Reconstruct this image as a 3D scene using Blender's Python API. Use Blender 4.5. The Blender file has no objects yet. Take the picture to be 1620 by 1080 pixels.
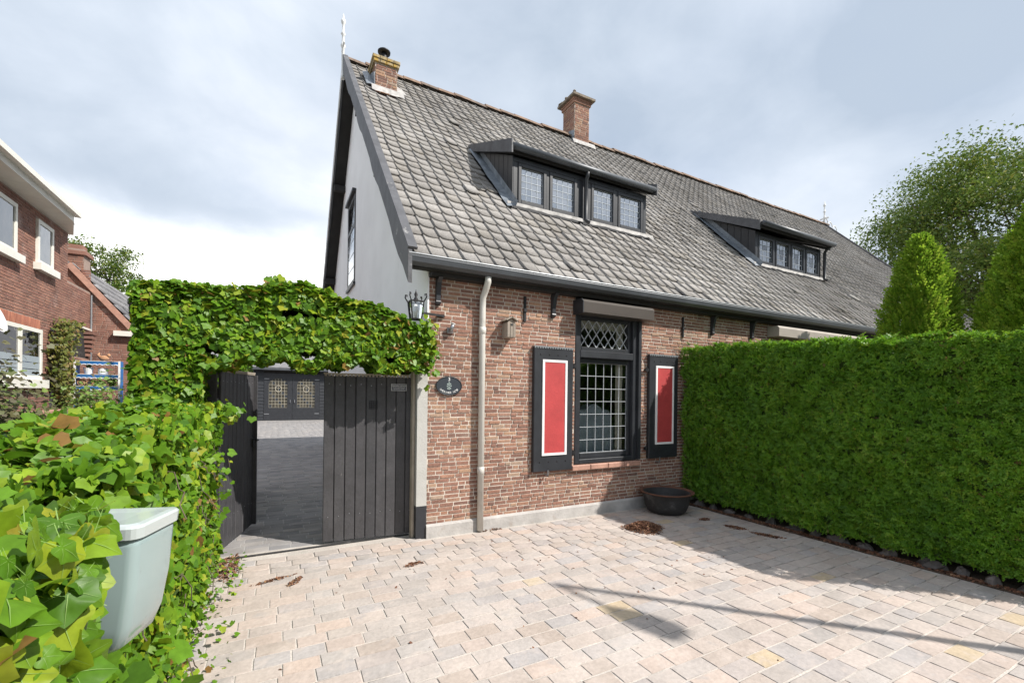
import bpy, math, random
import numpy as np
from mathutils import Vector, Matrix

# ------------------------------------------------------------------ camera, sky, sun
scene = bpy.context.scene
SUN_AZ = (0.697, -0.717)          # horizontal direction towards the sun
SUN_EL = math.radians(45)
CAM_F, CAM_CX, CAM_CY, CAM_H = 705.0, 810.0, 624.0, 1.6
ROLL = math.radians(0.68)
_a = math.pi / 2 - math.atan(1320 / CAM_F)
Fv = Vector((math.sin(_a), math.cos(_a), 0)); Rv = Vector((math.cos(_a), -math.sin(_a), 0)); Zv = Vector((0, 0, 1))
CRv = math.cos(ROLL) * Rv + math.sin(ROLL) * Zv
CUv = math.cos(ROLL) * Zv - math.sin(ROLL) * Rv
cam_data = bpy.data.cameras.new('camera')
cam_data.sensor_width = 36; cam_data.sensor_fit = 'HORIZONTAL'
cam_data.lens = CAM_F * 36 / 1620
cam_data.shift_y = (CAM_CY - 540) / 1620
cam_data.clip_start = 0.05; cam_data.clip_end = 3000
cam = bpy.data.objects.new('camera', cam_data)
scene.collection.objects.link(cam)
cam.matrix_world = Matrix(((CRv.x, CUv.x, -Fv.x, 0), (CRv.y, CUv.y, -Fv.y, 0), (CRv.z, CUv.z, -Fv.z, CAM_H), (0, 0, 0, 1)))
scene.camera = cam

world = bpy.data.worlds.new('World'); scene.world = world; world.use_nodes = True
wn = world.node_tree.nodes; wl = world.node_tree.links
for n in list(wn): wn.remove(n)
def wnode(t, **k):
    n = wn.new(t)
    for a, b in k.items(): setattr(n, a, b)
    return n
def wmath(op, a, b=None, c=None, clamp=False):
    n = wnode('ShaderNodeMath', operation=op, use_clamp=clamp)
    for i, v in enumerate((a, b, c)):
        if v is None: continue
        if isinstance(v, (int, float)): n.inputs[i].default_value = v
        else: wl.new(v, n.inputs[i])
    return n.outputs[0]
w_out = wnode('ShaderNodeOutputWorld'); w_bg = wnode('ShaderNodeBackground'); w_bg.inputs[1].default_value = 0.1
wl.new(w_bg.outputs[0], w_out.inputs[0])
w_sky = wnode('ShaderNodeTexSky', sky_type='NISHITA', sun_disc=False, sun_elevation=SUN_EL,
              sun_rotation=math.atan2(SUN_AZ[0], SUN_AZ[1]), air_density=1.0, dust_density=2.0)
w_tc = wnode('ShaderNodeTexCoord')
w_sep = wnode('ShaderNodeSeparateXYZ'); wl.new(w_tc.outputs['Generated'], w_sep.inputs[0])
w_den = wmath('ADD', wmath('MAXIMUM', w_sep.outputs[2], 0.0), 0.34)
w_comb = wnode('ShaderNodeCombineXYZ')
wl.new(wmath('DIVIDE', w_sep.outputs[0], w_den), w_comb.inputs[0])
wl.new(wmath('DIVIDE', w_sep.outputs[1], w_den), w_comb.inputs[1])
def wnoise(scale, detail, rough, off, dist=0.0):
    m = wnode('ShaderNodeVectorMath', operation='ADD'); wl.new(w_comb.outputs[0], m.inputs[0]); m.inputs[1].default_value = off
    n = wnode('ShaderNodeTexNoise'); n.inputs['Scale'].default_value = scale; n.inputs['Detail'].default_value = detail
    n.inputs['Roughness'].default_value = rough; n.inputs['Distortion'].default_value = dist
    wl.new(m.outputs[0], n.inputs['Vector']); return n.outputs[0]
n_big = wnoise(1.1, 4, 0.45, (3.1, 1.7, 0.0))
n_det = wnoise(3.2, 7, 0.58, (7.3, 2.2, 4.0), 0.25)
n_gap = wnoise(0.9, 6, 0.5, (1.3, 9.4, 2.0), 0.2)
# low white cumulus bank, widened past the view and brightened to light the gable
cum_dir = Vector((-SUN_AZ[0], -SUN_AZ[1], 0.0)).normalized()      # bank centred opposite the sun
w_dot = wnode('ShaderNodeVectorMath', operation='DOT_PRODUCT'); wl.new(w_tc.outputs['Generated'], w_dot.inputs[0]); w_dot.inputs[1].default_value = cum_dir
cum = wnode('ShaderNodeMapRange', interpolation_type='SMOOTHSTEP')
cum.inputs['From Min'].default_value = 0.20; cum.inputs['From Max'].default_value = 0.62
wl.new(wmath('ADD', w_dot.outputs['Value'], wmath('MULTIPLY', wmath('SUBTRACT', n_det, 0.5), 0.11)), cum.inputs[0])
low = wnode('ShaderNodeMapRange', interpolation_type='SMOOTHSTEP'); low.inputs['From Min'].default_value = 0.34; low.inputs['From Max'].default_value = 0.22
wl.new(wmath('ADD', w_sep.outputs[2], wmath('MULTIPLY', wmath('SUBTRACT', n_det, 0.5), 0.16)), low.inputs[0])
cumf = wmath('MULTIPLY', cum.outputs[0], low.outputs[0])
shade = wmath('ADD', wmath('MULTIPLY_ADD', n_big, 1.05, -0.155), wmath('MULTIPLY', n_det, 0.35))
band = wnode('ShaderNodeMapRange', interpolation_type='SMOOTHSTEP'); band.inputs['From Min'].default_value = 0.62; band.inputs['From Max'].default_value = 0.40
wl.new(wmath('ADD', w_sep.outputs[2], wmath('MULTIPLY', wmath('SUBTRACT', n_big, 0.5), 0.5)), band.inputs[0])
shade = wmath('SUBTRACT', shade, wmath('MULTIPLY', band.outputs[0], 0.10))
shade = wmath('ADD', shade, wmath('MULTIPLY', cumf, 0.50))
cr = wnode('ShaderNodeValToRGB'); wl.new(shade, cr.inputs[0])
e = cr.color_ramp.elements
e[0].position = 0.34; e[0].color = (0.32, 0.375, 0.45, 1)
e[1].position = 0.86; e[1].color = (1.0, 1.0, 0.99, 1)
x_ = e.new(0.50); x_.color = (0.44, 0.49, 0.56, 1)
x_ = e.new(0.64); x_.color = (0.585, 0.62, 0.67, 1)
w_mul = wnode('ShaderNodeMixRGB', blend_type='MULTIPLY'); w_mul.inputs[0].default_value = 1.0
wl.new(cr.outputs[0], w_mul.inputs[1]); w_mul.inputs[2].default_value = (10.0, 10.0, 10.0, 1)
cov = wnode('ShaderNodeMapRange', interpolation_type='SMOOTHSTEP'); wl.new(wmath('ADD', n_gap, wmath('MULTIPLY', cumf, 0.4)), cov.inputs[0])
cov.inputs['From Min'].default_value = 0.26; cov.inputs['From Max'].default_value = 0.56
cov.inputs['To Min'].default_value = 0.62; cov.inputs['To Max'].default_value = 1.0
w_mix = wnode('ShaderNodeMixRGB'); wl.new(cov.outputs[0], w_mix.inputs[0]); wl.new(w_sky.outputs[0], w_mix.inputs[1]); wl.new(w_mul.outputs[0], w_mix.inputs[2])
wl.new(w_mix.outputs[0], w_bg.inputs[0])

sun_data = bpy.data.lights.new('sun', 'SUN'); sun_data.energy = 3.75; sun_data.angle = math.radians(0.53); sun_data.color = (1.0, 0.955, 0.89)
sun = bpy.data.objects.new('sun', sun_data); scene.collection.objects.link(sun)
S = Vector((SUN_AZ[0] * math.cos(SUN_EL), SUN_AZ[1] * math.cos(SUN_EL), math.sin(SUN_EL)))
sun.rotation_euler = S.to_track_quat('Z', 'Y').to_euler(); sun.location = S * 60
scene.view_settings.view_transform = 'Standard'; scene.view_settings.look = 'None'
scene.view_settings.exposure = 0.78; scene.view_settings.gamma = 1.0; scene.view_settings.use_curve_mapping = False
scene.cycles.max_bounces = 8; scene.cycles.transparent_max_bounces = 12

# ------------------------------------------------------------------ helpers
rng = np.random.default_rng(7)
random.seed(7)
COL = scene.collection
def U(a, b): return random.uniform(a, b)

def M(name, col=None, rough=0.7, ramp=None, noise=None, bump=None, stain=None, stain2=None, metal=0.0, transl=0.0, spec=0.5, coat=0.0, fine=None):
    m = bpy.data.materials.new(name); m.use_nodes = True
    nt = m.node_tree; N = nt.nodes; L = nt.links
    b = N['Principled BSDF']; out = N['Material Output']
    b.inputs['Roughness'].default_value = rough; b.inputs['Metallic'].default_value = metal
    b.inputs['Specular IOR Level'].default_value = spec; b.inputs['Coat Weight'].default_value = coat
    geo = N.new('ShaderNodeNewGeometry')
    def nz(scale, detail=5, rough_=0.55):
        n = N.new('ShaderNodeTexNoise'); n.inputs['Scale'].default_value = scale; n.inputs['Detail'].default_value = detail; n.inputs['Roughness'].default_value = rough_
        L.new(geo.outputs['Position'], n.inputs['Vector']); return n.outputs[0]
    if ramp:
        at = N.new('ShaderNodeAttribute'); at.attribute_name = 'rnd'
        oi = N.new('ShaderNodeObjectInfo')
        ad = N.new('ShaderNodeMath'); ad.operation = 'ADD'; L.new(at.outputs['Fac'], ad.inputs[0]); L.new(oi.outputs['Random'], ad.inputs[1])
        fr = N.new('ShaderNodeMath'); fr.operation = 'FRACT'; L.new(ad.outputs[0], fr.inputs[0])
        rp = N.new('ShaderNodeValToRGB'); L.new(fr.outputs[0], rp.inputs[0])
        els = rp.color_ramp.elements
        while len(els) < len(ramp): els.new(0.5)
        for i, (p, c) in enumerate(ramp): els[i].position = p; els[i].color = (*c, 1)
        cur = rp.outputs[0]
    else:
        rgb = N.new('ShaderNodeRGB'); rgb.outputs[0].default_value = (*col, 1); cur = rgb.outputs[0]
    for nspec in (noise, fine):
        if not nspec: continue
        sc, amt = nspec
        mr = N.new('ShaderNodeMapRange'); L.new(nz(sc), mr.inputs[0]); mr.inputs['From Min'].default_value = 0.3; mr.inputs['From Max'].default_value = 0.7
        mr.inputs['To Min'].default_value = 1 - amt; mr.inputs['To Max'].default_value = 1 + amt
        vm = N.new('ShaderNodeVectorMath'); vm.operation = 'SCALE'; L.new(cur, vm.inputs[0]); L.new(mr.outputs[0], vm.inputs['Scale']); cur = vm.outputs[0]
    for st in (stain, stain2):
        if not st: continue
        sc, c2, lo, hi, amt = st
        mr = N.new('ShaderNodeMapRange'); mr.interpolation_type = 'SMOOTHSTEP'; L.new(nz(sc, 6, 0.6), mr.inputs[0]); mr.inputs['From Min'].default_value = lo; mr.inputs['From Max'].default_value = hi
        mr.inputs['To Max'].default_value = amt
        mx = N.new('ShaderNodeMixRGB'); L.new(mr.outputs[0], mx.inputs[0]); L.new(cur, mx.inputs[1]); mx.inputs[2].default_value = (*c2, 1); cur = mx.outputs[0]
    L.new(cur, b.inputs['Base Color'])
    if bump:
        sc, stg = bump
        bp = N.new('ShaderNodeBump'); bp.inputs['Strength'].default_value = stg; bp.inputs['Distance'].default_value = 0.01
        L.new(nz(sc, 6), bp.inputs['Height']); L.new(bp.outputs[0], b.inputs['Normal'])
    if transl:
        tr = N.new('ShaderNodeBsdfTranslucent'); L.new(cur, tr.inputs[0])
        ms = N.new('ShaderNodeMixShader'); ms.inputs[0].default_value = transl
        L.new(b.outputs[0], ms.inputs[1]); L.new(tr.outputs[0], ms.inputs[2]); L.new(ms.outputs[0], out.inputs[0])
    return m

def glass_mat(name, tint=(0.9, 0.93, 0.92), refl=1.0, base=0.0, rough=0.01):
    m = bpy.data.materials.new(name); m.use_nodes = True
    N = m.node_tree.nodes; L = m.node_tree.links; N.remove(N['Principled BSDF']); out = N['Material Output']
    t = N.new('ShaderNodeBsdfTransparent'); t.inputs[0].default_value = (*tint, 1)
    g = N.new('ShaderNodeBsdfGlossy'); g.inputs['Roughness'].default_value = rough; g.inputs[0].default_value = (0.95, 0.97, 1, 1)
    fr = N.new('ShaderNodeFresnel'); fr.inputs[0].default_value = 1.52
    ma = N.new('ShaderNodeMath'); ma.operation = 'MULTIPLY_ADD'; ma.use_clamp = True; L.new(fr.outputs[0], ma.inputs[0]); ma.inputs[1].default_value = refl; ma.inputs[2].default_value = base
    geo = N.new('ShaderNodeNewGeometry'); nz = N.new('ShaderNodeTexNoise'); nz.inputs['Scale'].default_value = 6; L.new(geo.outputs['Position'], nz.inputs['Vector'])
    bp = N.new('ShaderNodeBump'); bp.inputs['Strength'].default_value = 0.12; bp.inputs['Distance'].default_value = 0.02; L.new(nz.outputs[0], bp.inputs['Height']); L.new(bp.outputs[0], g.inputs['Normal'])
    mx = N.new('ShaderNodeMixShader'); L.new(ma.outputs[0], mx.inputs[0]); L.new(t.outputs[0], mx.inputs[1]); L.new(g.outputs[0], mx.inputs[2]); L.new(mx.outputs[0], out.inputs[0])
    return m

def set_parent(o, parent):
    o.parent = parent
    if parent is not None and '_wx' in parent:
        o.matrix_parent_inverse = Matrix.Translation((-parent['_wx'], -parent['_wy'], -parent['_wz']))
def tag(o, label=None, cat=None, group=None, kind=None):
    if label: o['label'] = label
    if cat: o['category'] = cat
    if group: o['group'] = group
    if kind: o['kind'] = kind
    return o
EMPTIES = []
def thing(name, label, cat, loc=(0, 0, 0), group=None):
    o = bpy.data.objects.new(name, None); COL.objects.link(o); o.location = loc; o.empty_display_size = 0.1
    o['_wx'], o['_wy'], o['_wz'] = [float(v) for v in loc]; EMPTIES.append(o)
    return tag(o, label, cat, group)
def link(name, me, mat, parent=None, smooth=False, kind=None):
    if mat is not None and not me.materials: me.materials.append(mat)
    if smooth: me.polygons.foreach_set('use_smooth', [True] * len(me.polygons))
    o = bpy.data.objects.new(name, me); COL.objects.link(o); set_parent(o, parent)
    if kind: o['kind'] = kind
    return o
def np_mesh(name, V, F, rnd=None):
    V = np.asarray(V, dtype=np.float32); F = np.asarray(F, dtype=np.int32)
    me = bpy.data.meshes.new(name); k = F.shape[1]
    me.vertices.add(len(V)); me.vertices.foreach_set('co', V.ravel())
    me.loops.add(F.size); me.loops.foreach_set('vertex_index', F.ravel())
    me.polygons.add(len(F)); me.polygons.foreach_set('loop_start', np.arange(0, F.size, k, dtype=np.int32))
    try: me.polygons.foreach_set('loop_total', np.full(len(F), k, dtype=np.int32))
    except Exception: pass
    if rnd is not None:
        at = me.attributes.new('rnd', 'FLOAT', 'POINT'); at.data.foreach_set('value', np.asarray(rnd, dtype=np.float32))
    me.update(calc_edges=True); me.validate()
    return me
def inst_mesh(name, TV, TF, Ms, Ls, rnd):
    TV = np.asarray(TV, float); TF = np.asarray(TF, int); N = len(Ls); n = len(TV)
    V = np.einsum('nij,kj->nki', Ms, TV) + np.asarray(Ls)[:, None, :]
    F = TF[None] + (np.arange(N) * n)[:, None, None]
    return np_mesh(name, V.reshape(-1, 3), F.reshape(-1, TF.shape[1]), np.repeat(rnd, n))
def nrm(v): return v / np.maximum(np.linalg.norm(v, axis=-1, keepdims=True), 1e-9)

class MB:
    def __init__(s): s.V = []; s.F = []
    def add(s, V, F):
        b = len(s.V); s.V += [tuple(v) for v in V]; s.F += [tuple(i + b for i in f) for f in F]; return s
    def box(s, x0, x1, y0, y1, z0, z1):
        V = [(x0, y0, z0), (x1, y0, z0), (x1, y1, z0), (x0, y1, z0), (x0, y0, z1), (x1, y0, z1), (x1, y1, z1), (x0, y1, z1)]
        return s.add(V, [(0, 3, 2, 1), (4, 5, 6, 7), (0, 1, 5, 4), (1, 2, 6, 5), (2, 3, 7, 6), (3, 0, 4, 7)])
    def cbox(s, x0, x1, y0, y1, z0, z1, c=0.006):
        # box whose front (-Y) edges are chamfered
        V = [(x0, y1, z0), (x1, y1, z0), (x1, y1, z1), (x0, y1, z1), (x0, y0 + c, z0), (x1, y0 + c, z0), (x1, y0 + c, z1), (x0, y0 + c, z1),
             (x0 + c, y0, z0 + c), (x1 - c, y0, z0 + c), (x1 - c, y0, z1 - c), (x0 + c, y0, z1 - c)]
        F = [(3, 2, 1, 0), (0, 1, 5, 4), (1, 2, 6, 5), (2, 3, 7, 6), (3, 0, 4, 7), (4, 5, 9, 8), (5, 6, 10, 9), (6, 7, 11, 10), (7, 4, 8, 11), (8, 9, 10, 11)]
        return s.add(V, F)
    def obox(s, c, ax, ay, az):
        c = Vector(c); ax = Vector(ax); ay = Vector(ay); az = Vector(az)
        V = [c + ax * i + ay * j + az * k for k in (-1, 1) for j in (-1, 1) for i in (-1, 1)]
        return s.add(V, [(0, 2, 3, 1), (4, 5, 7, 6), (0, 1, 5, 4), (1, 3, 7, 5), (3, 2, 6, 7), (2, 0, 4, 6)])
    def bar(s, p, q, w, h, up=(0, 0, 1)):
        p = Vector(p); q = Vector(q); d = (q - p); l = d.length; d.normalize(); u = Vector(up)
        sd = d.cross(u)
        if sd.length < 1e-4: sd = d.cross(Vector((1, 0, 0)))
        sd.normalize(); u = sd.cross(d)
        return s.obox((p + q) / 2, d * (l / 2), sd * (w / 2), u * (h / 2))
    def prism(s, pts, a, b, axis='x'):
        # polygon pts in the plane normal to axis, swept a..b
        n = len(pts)
        def mk(t, p): return (t, p[0], p[1]) if axis == 'x' else ((p[0], t, p[1]) if axis == 'y' else (p[0], p[1], t))
        V = [mk(a, p) for p in pts] + [mk(b, p) for p in pts]
        F = [tuple(range(n - 1, -1, -1)), tuple(range(n, 2 * n))] + [(i, (i + 1) % n, n + (i + 1) % n, n + i) for i in range(n)]
        return s.add(V, F)
    def tube(s, pts, r, seg=10, caps=True):
        pts = [Vector(p) for p in pts]; n = len(pts); rr = r if isinstance(r, (list, tuple)) else [r] * n
        V = []; prev = None
        for i, p in enumerate(pts):
            d = (pts[min(i + 1, n - 1)] - pts[max(i - 1, 0)]).normalized()
            if prev is None:
                prev = d.cross(Vector((0, 0, 1)))
                if prev.length < 1e-3: prev = Vector((1, 0, 0))
            prev = (prev - d * prev.dot(d)).normalized(); b = d.cross(prev)
            V += [p + (prev * math.cos(t) + b * math.sin(t)) * rr[i] for t in [2 * math.pi * k / seg for k in range(seg)]]
        F = [(i * seg + k, i * seg + (k + 1) % seg, (i + 1) * seg + (k + 1) % seg, (i + 1) * seg + k) for i in range(n - 1) for k in range(seg)]
        if caps: F += [tuple(range(seg - 1, -1, -1)), tuple(range((n - 1) * seg, n * seg))]
        return s.add(V, F)
    def lathe(s, prof, c=(0, 0, 0), seg=24, sy=1.0, wob=0.0, caps=True):
        V = []; n = len(prof)
        for r, z in prof:
            for k in range(seg):
                t = 2 * math.pi * k / seg; w = 1 + wob * math.sin(3 * t + z * 9)
                V.append((c[0] + r * w * math.cos(t), c[1] + r * w * math.sin(t) * sy, c[2] + z))
        F = [(i * seg + k, i * seg + (k + 1) % seg, (i + 1) * seg + (k + 1) % seg, (i + 1) * seg + k) for i in range(n - 1) for k in range(seg)]
        if caps and prof[0][0] > 1e-4: F.append(tuple(range(seg - 1, -1, -1)))
        if caps and prof[-1][0] > 1e-4: F.append(tuple(range((n - 1) * seg, n * seg)))
        return s.add(V, F)
    def blob(s, c, rx, ry, rz, seg=8, rings=5, jit=0.12):
        V = []; b = []
        for i in range(rings + 1):
            ph = math.pi * i / rings
            for k in range(seg):
                t = 2 * math.pi * k / seg; j = 1 + U(-jit, jit)
                V.append((c[0] + rx * j * math.sin(ph) * math.cos(t), c[1] + ry * j * math.sin(ph) * math.sin(t), c[2] - rz * j * math.cos(ph)))
        F = [(i * seg + k, i * seg + (k + 1) % seg, (i + 1) * seg + (k + 1) % seg, (i + 1) * seg + k) for i in range(rings) for k in range(seg)]
        return s.add(V, F)
    def build(s, name, mat, parent=None, smooth=False, kind=None, rnd=None):
        me = bpy.data.meshes.new(name); me.from_pydata([tuple(v) for v in s.V], [], s.F); me.update()
        return link(name, me, mat, parent, smooth, kind)
def P(name, mat, parent, fn, smooth=False, kind=None):
    mb = MB(); fn(mb); return mb.build(name, mat, parent, smooth, kind)

CAMP = np.array([0, 0, CAM_H]); Fn = np.array(Fv); Rn = np.array(CRv); Un = np.array(CUv)
def in_view(L, mx=1.0):
    d = np.asarray(L) - CAMP; w = d @ Fn
    r = (d @ Rn) / np.maximum(w, 1e-3); u = (d @ Un) / np.maximum(w, 1e-3)
    return (w > 0.1) & (np.abs(r) < 1.149 * mx) & (u < (CAM_CY / CAM_F) * mx) & (u > -(1080 - CAM_CY) / CAM_F * mx)
# a sheet of alike pieces: the 300 nearest ones in view are objects of their own, the others one mesh
def pieces(name, TV, TF, Ms, Ls, mat, parent, keep=300, rest_name=None, rnd=None, solo_me=None):
    Ls = np.asarray(Ls, float); Ms = np.asarray(Ms, float); N = len(Ls)
    if rnd is None: rnd = rng.random(N)
    dist = np.linalg.norm(Ls - CAMP, axis=1); dist[~in_view(Ls)] += 1000
    order = np.argsort(dist); solo = order[:keep]; rest = order[keep:]
    me = solo_me or np_mesh(name, TV, TF)
    if not solo_me: me.materials.append(mat)
    for i in solo:
        o = bpy.data.objects.new(name, me); COL.objects.link(o); set_parent(o, parent)
        m = Matrix([[*Ms[i][r], Ls[i][r]] for r in range(3)] + [[0, 0, 0, 1]])
        o.matrix_basis = m
    if len(rest):
        m2 = inst_mesh(rest_name or name, TV, TF, Ms[rest], Ls[rest], rnd[rest])
        link(rest_name or name, m2, mat, parent, kind='stuff')

# unit piece with a chamfered face: x,y in -.5...5, top at z=1 (a stone / brick with its back open)
def piece_tmpl(ch=0.08):
    a = 0.5; b = 0.5 - ch
    V = [(-a, -a, 0), (a, -a, 0), (a, a, 0), (-a, a, 0), (-a, -a, 1 - ch), (a, -a, 1 - ch), (a, a, 1 - ch), (-a, a, 1 - ch), (-b, -b, 1), (b, -b, 1), (b, b, 1), (-b, b, 1)]
    F = [(0, 1, 5, 4), (1, 2, 6, 5), (2, 3, 7, 6), (3, 0, 4, 7), (4, 5, 9, 8), (5, 6, 10, 9), (6, 7, 11, 10), (7, 4, 8, 11), (8, 9, 10, 11)]
    return V, F
def brick_layout(u0, u1, z0, z1, holes, L=0.175, h=0.046, joint=0.0115, header=0.45):
    out = []; z = z0; r = 0
    while z + h <= z1 + 1e-6:
        u = u0 - U(0, L)
        while u < u1:
            w = L * U(0.9, 1.08) if random.random() > header else L * 0.5 * U(0.9, 1.1)
            segs = [(max(u, u0), min(u + w, u1))]
            for (a, b, c, d) in holes:
                if z + h > c and z < d:
                    ns = []
                    for (p, q) in segs:
                        if q <= a or p >= b: ns.append((p, q)); continue
                        if p < a: ns.append((p, a))
                        if q > b: ns.append((b, q))
                    segs = ns
            for (p, q) in segs:
                if q - p > 0.02: out.append(((p + q) / 2, z + h / 2, q - p - joint, h - joint))
            u += w
        z += h; r += 1
    return out
def brick_mats(lay, origin, uax, nax, depth=0.006, jit=0.3):
    # uax: along the wall, nax: outward
    uax = np.array(uax, float); nax = np.array(nax, float); zax = np.array([0, 0, 1.0])
    Ms = []; Ls = []
    for (u, z, w, h) in lay:
        dd = depth * U(1 - jit * 1.5, 1 + jit)
        rz = U(-0.012, 0.012)
        ua = uax * math.cos(rz) + zax * math.sin(rz); za = zax * math.cos(rz) - uax * math.sin(rz)
        Ms.append(np.stack([ua * w * U(0.97, 1.0), za * h * U(0.92, 1.06), nax * dd], axis=1))
        Ls.append(np.array(origin) + uax * u + np.array([0, 0, z]))
    return np.array(Ms), np.array(Ls)
BT, BF = piece_tmpl(0.06)
def text_mesh(body, size, extrude=0.001):
    c = bpy.data.curves.new('txt', 'FONT'); c.body = body; c.size = size; c.extrude = extrude; c.align_x = 'CENTER'; c.align_y = 'CENTER'
    o = bpy.data.objects.new('txt', c); COL.objects.link(o)
    bpy.context.view_layer.update()
    me = bpy.data.meshes.new_from_object(o.evaluated_get(bpy.context.evaluated_depsgraph_get()))
    bpy.data.objects.remove(o); return me

# ------------------------------------------------------------------ materials
m_brick = M('old_red_brick', ramp=[(0, (.175, .105, .085)), (.12, (.22, .122, .094)), (.3, (.29, .155, .112)), (.5, (.255, .14, .106)), (.66, (.325, .178, .122)), (.8, (.295, .175, .132)), (.92, (.355, .215, .14)), (1, (.34, .25, .19))],
            rough=.9, noise=(1.3, .16), fine=(40, .22), bump=(90, .5), stain=(2.3, (.45, .37, .30), .60, .78, .4), stain2=(14, (.5, .43, .36), .64, .76, .4), spec=.2)
m_mortar = M('lime_mortar', (.57, .50, .43), .95, noise=(5, .12), fine=(70, .12), bump=(60, .5), spec=.1, stain=(3, (.42, .33, .27), .55, .75, .5))
m_brick_new = M('neighbour_brick', ramp=[(0, (.185, .10, .078)), (.3, (.275, .145, .108)), (.6, (.235, .118, .092)), (.85, (.315, .165, .118)), (1, (.205, .115, .095))],
            rough=.85, noise=(3, .18), fine=(45, .15), stain=(.9, (.52, .42, .38), .58, .76, .6), spec=.2)
m_mortar_new = M('neighbour_mortar', (.33, .25, .21), .95, noise=(4, .2), spec=.1)
m_plaster = M('white_plaster', (.90, .905, .91), .9, noise=(1.6, .05), bump=(40, .25), stain=(2.4, (.72, .73, .73), .60, .8, .5), spec=.2)
m_black = M('black_paint', (.026, .028, .033), .42, noise=(6, .2), bump=(50, .08), stain=(11, (.10, .10, .105), .66, .78, .5))
m_gate = M('gate_black_wood', ramp=[(0, (.050, .049, .053)), (.5, (.062, .060, .064)), (1, (.055, .053, .057))], rough=.55, noise=(5, .2), fine=(35, .15), bump=(60, .25), stain=(15, (.22, .21, .20), .70, .76, .7))
m_verge = M('weathered_verge_board', (.085, .086, .094), .6, noise=(5, .3), bump=(40, .3), stain=(6, (.36, .35, .34), .64, .72, .75))
m_darkwood = M('dark_soffit_wood', (.022, .020, .019), .8, noise=(4, .3))
m_tile = M('concrete_roof_tile', ramp=[(0, (.265, .25, .235)), (.25, (.325, .308, .292)), (.5, (.29, .275, .26)), (.75, (.345, .33, .315)), (.92, (.295, .275, .25)), (1, (.24, .222, .205))], rough=.92,
           noise=(1.1, .20), fine=(45, .22), bump=(90, .6), stain=(3.2, (.22, .195, .165), .57, .74, .55), stain2=(26, (.5, .48, .44), .66, .74, .5), spec=.15)
m_ridge = M('ridge_tile_terracotta', ramp=[(0, (.20, .15, .12)), (.4, (.27, .185, .135)), (.7, (.19, .15, .125)), (1, (.30, .20, .14))], rough=.9, noise=(9, .3), stain=(5, (.40, .22, .08), .62, .74, .6), stain2=(11, (.12, .11, .09), .55, .7, .6), spec=.2)
m_lead = M('lead_flashing', (.20, .225, .255), .5, noise=(8, .3), bump=(20, .5), stain=(7, (.45, .47, .49), .58, .72, .6), metal=.15)
m_mortar_fillet = M('white_mortar_fillet', (.40, .385, .37), .9, noise=(12, .25), bump=(30, .5))
m_gutter = M('zinc_gutter', (.075, .082, .092), .45, noise=(3, .2), metal=.2)
m_zinc = M('zinc_edge', (.27, .285, .30), .45, noise=(3, .15), metal=.4)
m_pipe = M('painted_downpipe', (.60, .58, .535), .5, noise=(3, .06), stain=(5, (.36, .33, .29), .58, .75, .5))
m_red = M('red_shutter_paint', (.43, .055, .056), .5, noise=(5, .10), fine=(50, .06), bump=(45, .18), stain=(9, (.36, .10, .09), .60, .75, .5))
m_white = M('white_paint', (.78, .78, .77), .5, noise=(5, .05))
m_cream = M('cream_window_paint', (.72, .70, .63), .5, noise=(5, .06))
m_glass = glass_mat('window_glass', (.93, .95, .95), 1.4, .03)
m_glass_d = glass_mat('dormer_glass', (.55, .6, .62), 1.0, .45)
m_glass_n = glass_mat('neighbour_glass', (.75, .8, .8), 1.3, .12)
m_glass_y = M('amber_leaded_glass', (.055, .05, .038), .25, noise=(4, .5), spec=.6)
m_came = M('pale_lead_came', (.40, .42, .44), .5, noise=(20, .1))
m_came_d = M('grey_lead_came', (.42, .46, .50), .5, metal=.2)
m_came_y = M('yellow_glazing_bar', (.46, .42, .33), .6)
m_box = M('brown_roller_box', (.060, .049, .041), .45, noise=(3, .1))
m_box2 = M('grey_roller_box', (.34, .30, .26), .55, noise=(3, .1))
m_sillb = M('pink_sill_tile', (.42, .235, .175), .7, noise=(9, .2))
m_plinth = M('grey_plinth_render', (.42, .40, .38), .95, noise=(5, .2), bump=(35, .5), stain=(4, (.27, .21, .17), .55, .72, .6))
m_iron = M('wrought_iron', (.03, .03, .032), .55, noise=(9, .3), metal=.5)
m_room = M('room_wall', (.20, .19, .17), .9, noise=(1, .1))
m_stone = M('sandstone_paver', ramp=[(0, (.345, .315, .295)), (.14, (.425, .37, .33)), (.3, (.365, .34, .33)), (.46, (.46, .37, .315)), (.6, (.41, .375, .35)), (.74, (.45, .39, .35)), (.87, (.395, .33, .285)), (.985, (.43, .385, .355)), (.991, (.47, .385, .28)), (1, (.45, .36, .25))],
            rough=.88, noise=(2.6, .12), fine=(38, .09), bump=(26, .45), stain=(7, (.50, .43, .385), .50, .70, .55), stain2=(4.3, (.33, .315, .31), .58, .74, .5), spec=.25)
m_joint = M('sandy_joint', (.47, .43, .39), .97, noise=(5, .15), fine=(60, .15), bump=(70, .5), spec=.1)
m_court = M('courtyard_clinker', ramp=[(0, (.19, .185, .19)), (.35, (.27, .255, .245)), (.65, (.23, .22, .22)), (1, (.31, .285, .265))], rough=.8, noise=(3, .2), bump=(30, .3))
m_court_joint = M('courtyard_joint', (.34, .33, .32), .95, noise=(5, .2))
m_ivy = M('ivy_leaf', ramp=[(0, (.060, .150, .011)), (.28, (.12, .25, .014)), (.52, (.095, .205, .013)), (.72, (.17, .295, .016)), (.88, (.25, .345, .020)), (.968, (.32, .34, .03)), (.976, (.26, .14, .04)), (1, (.28, .17, .06))], rough=.42, transl=.34, noise=(30, .2), spec=.28)
m_ivy_core = M('ivy_stems', (.025, .03, .012), .95, noise=(12, .4))
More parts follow.
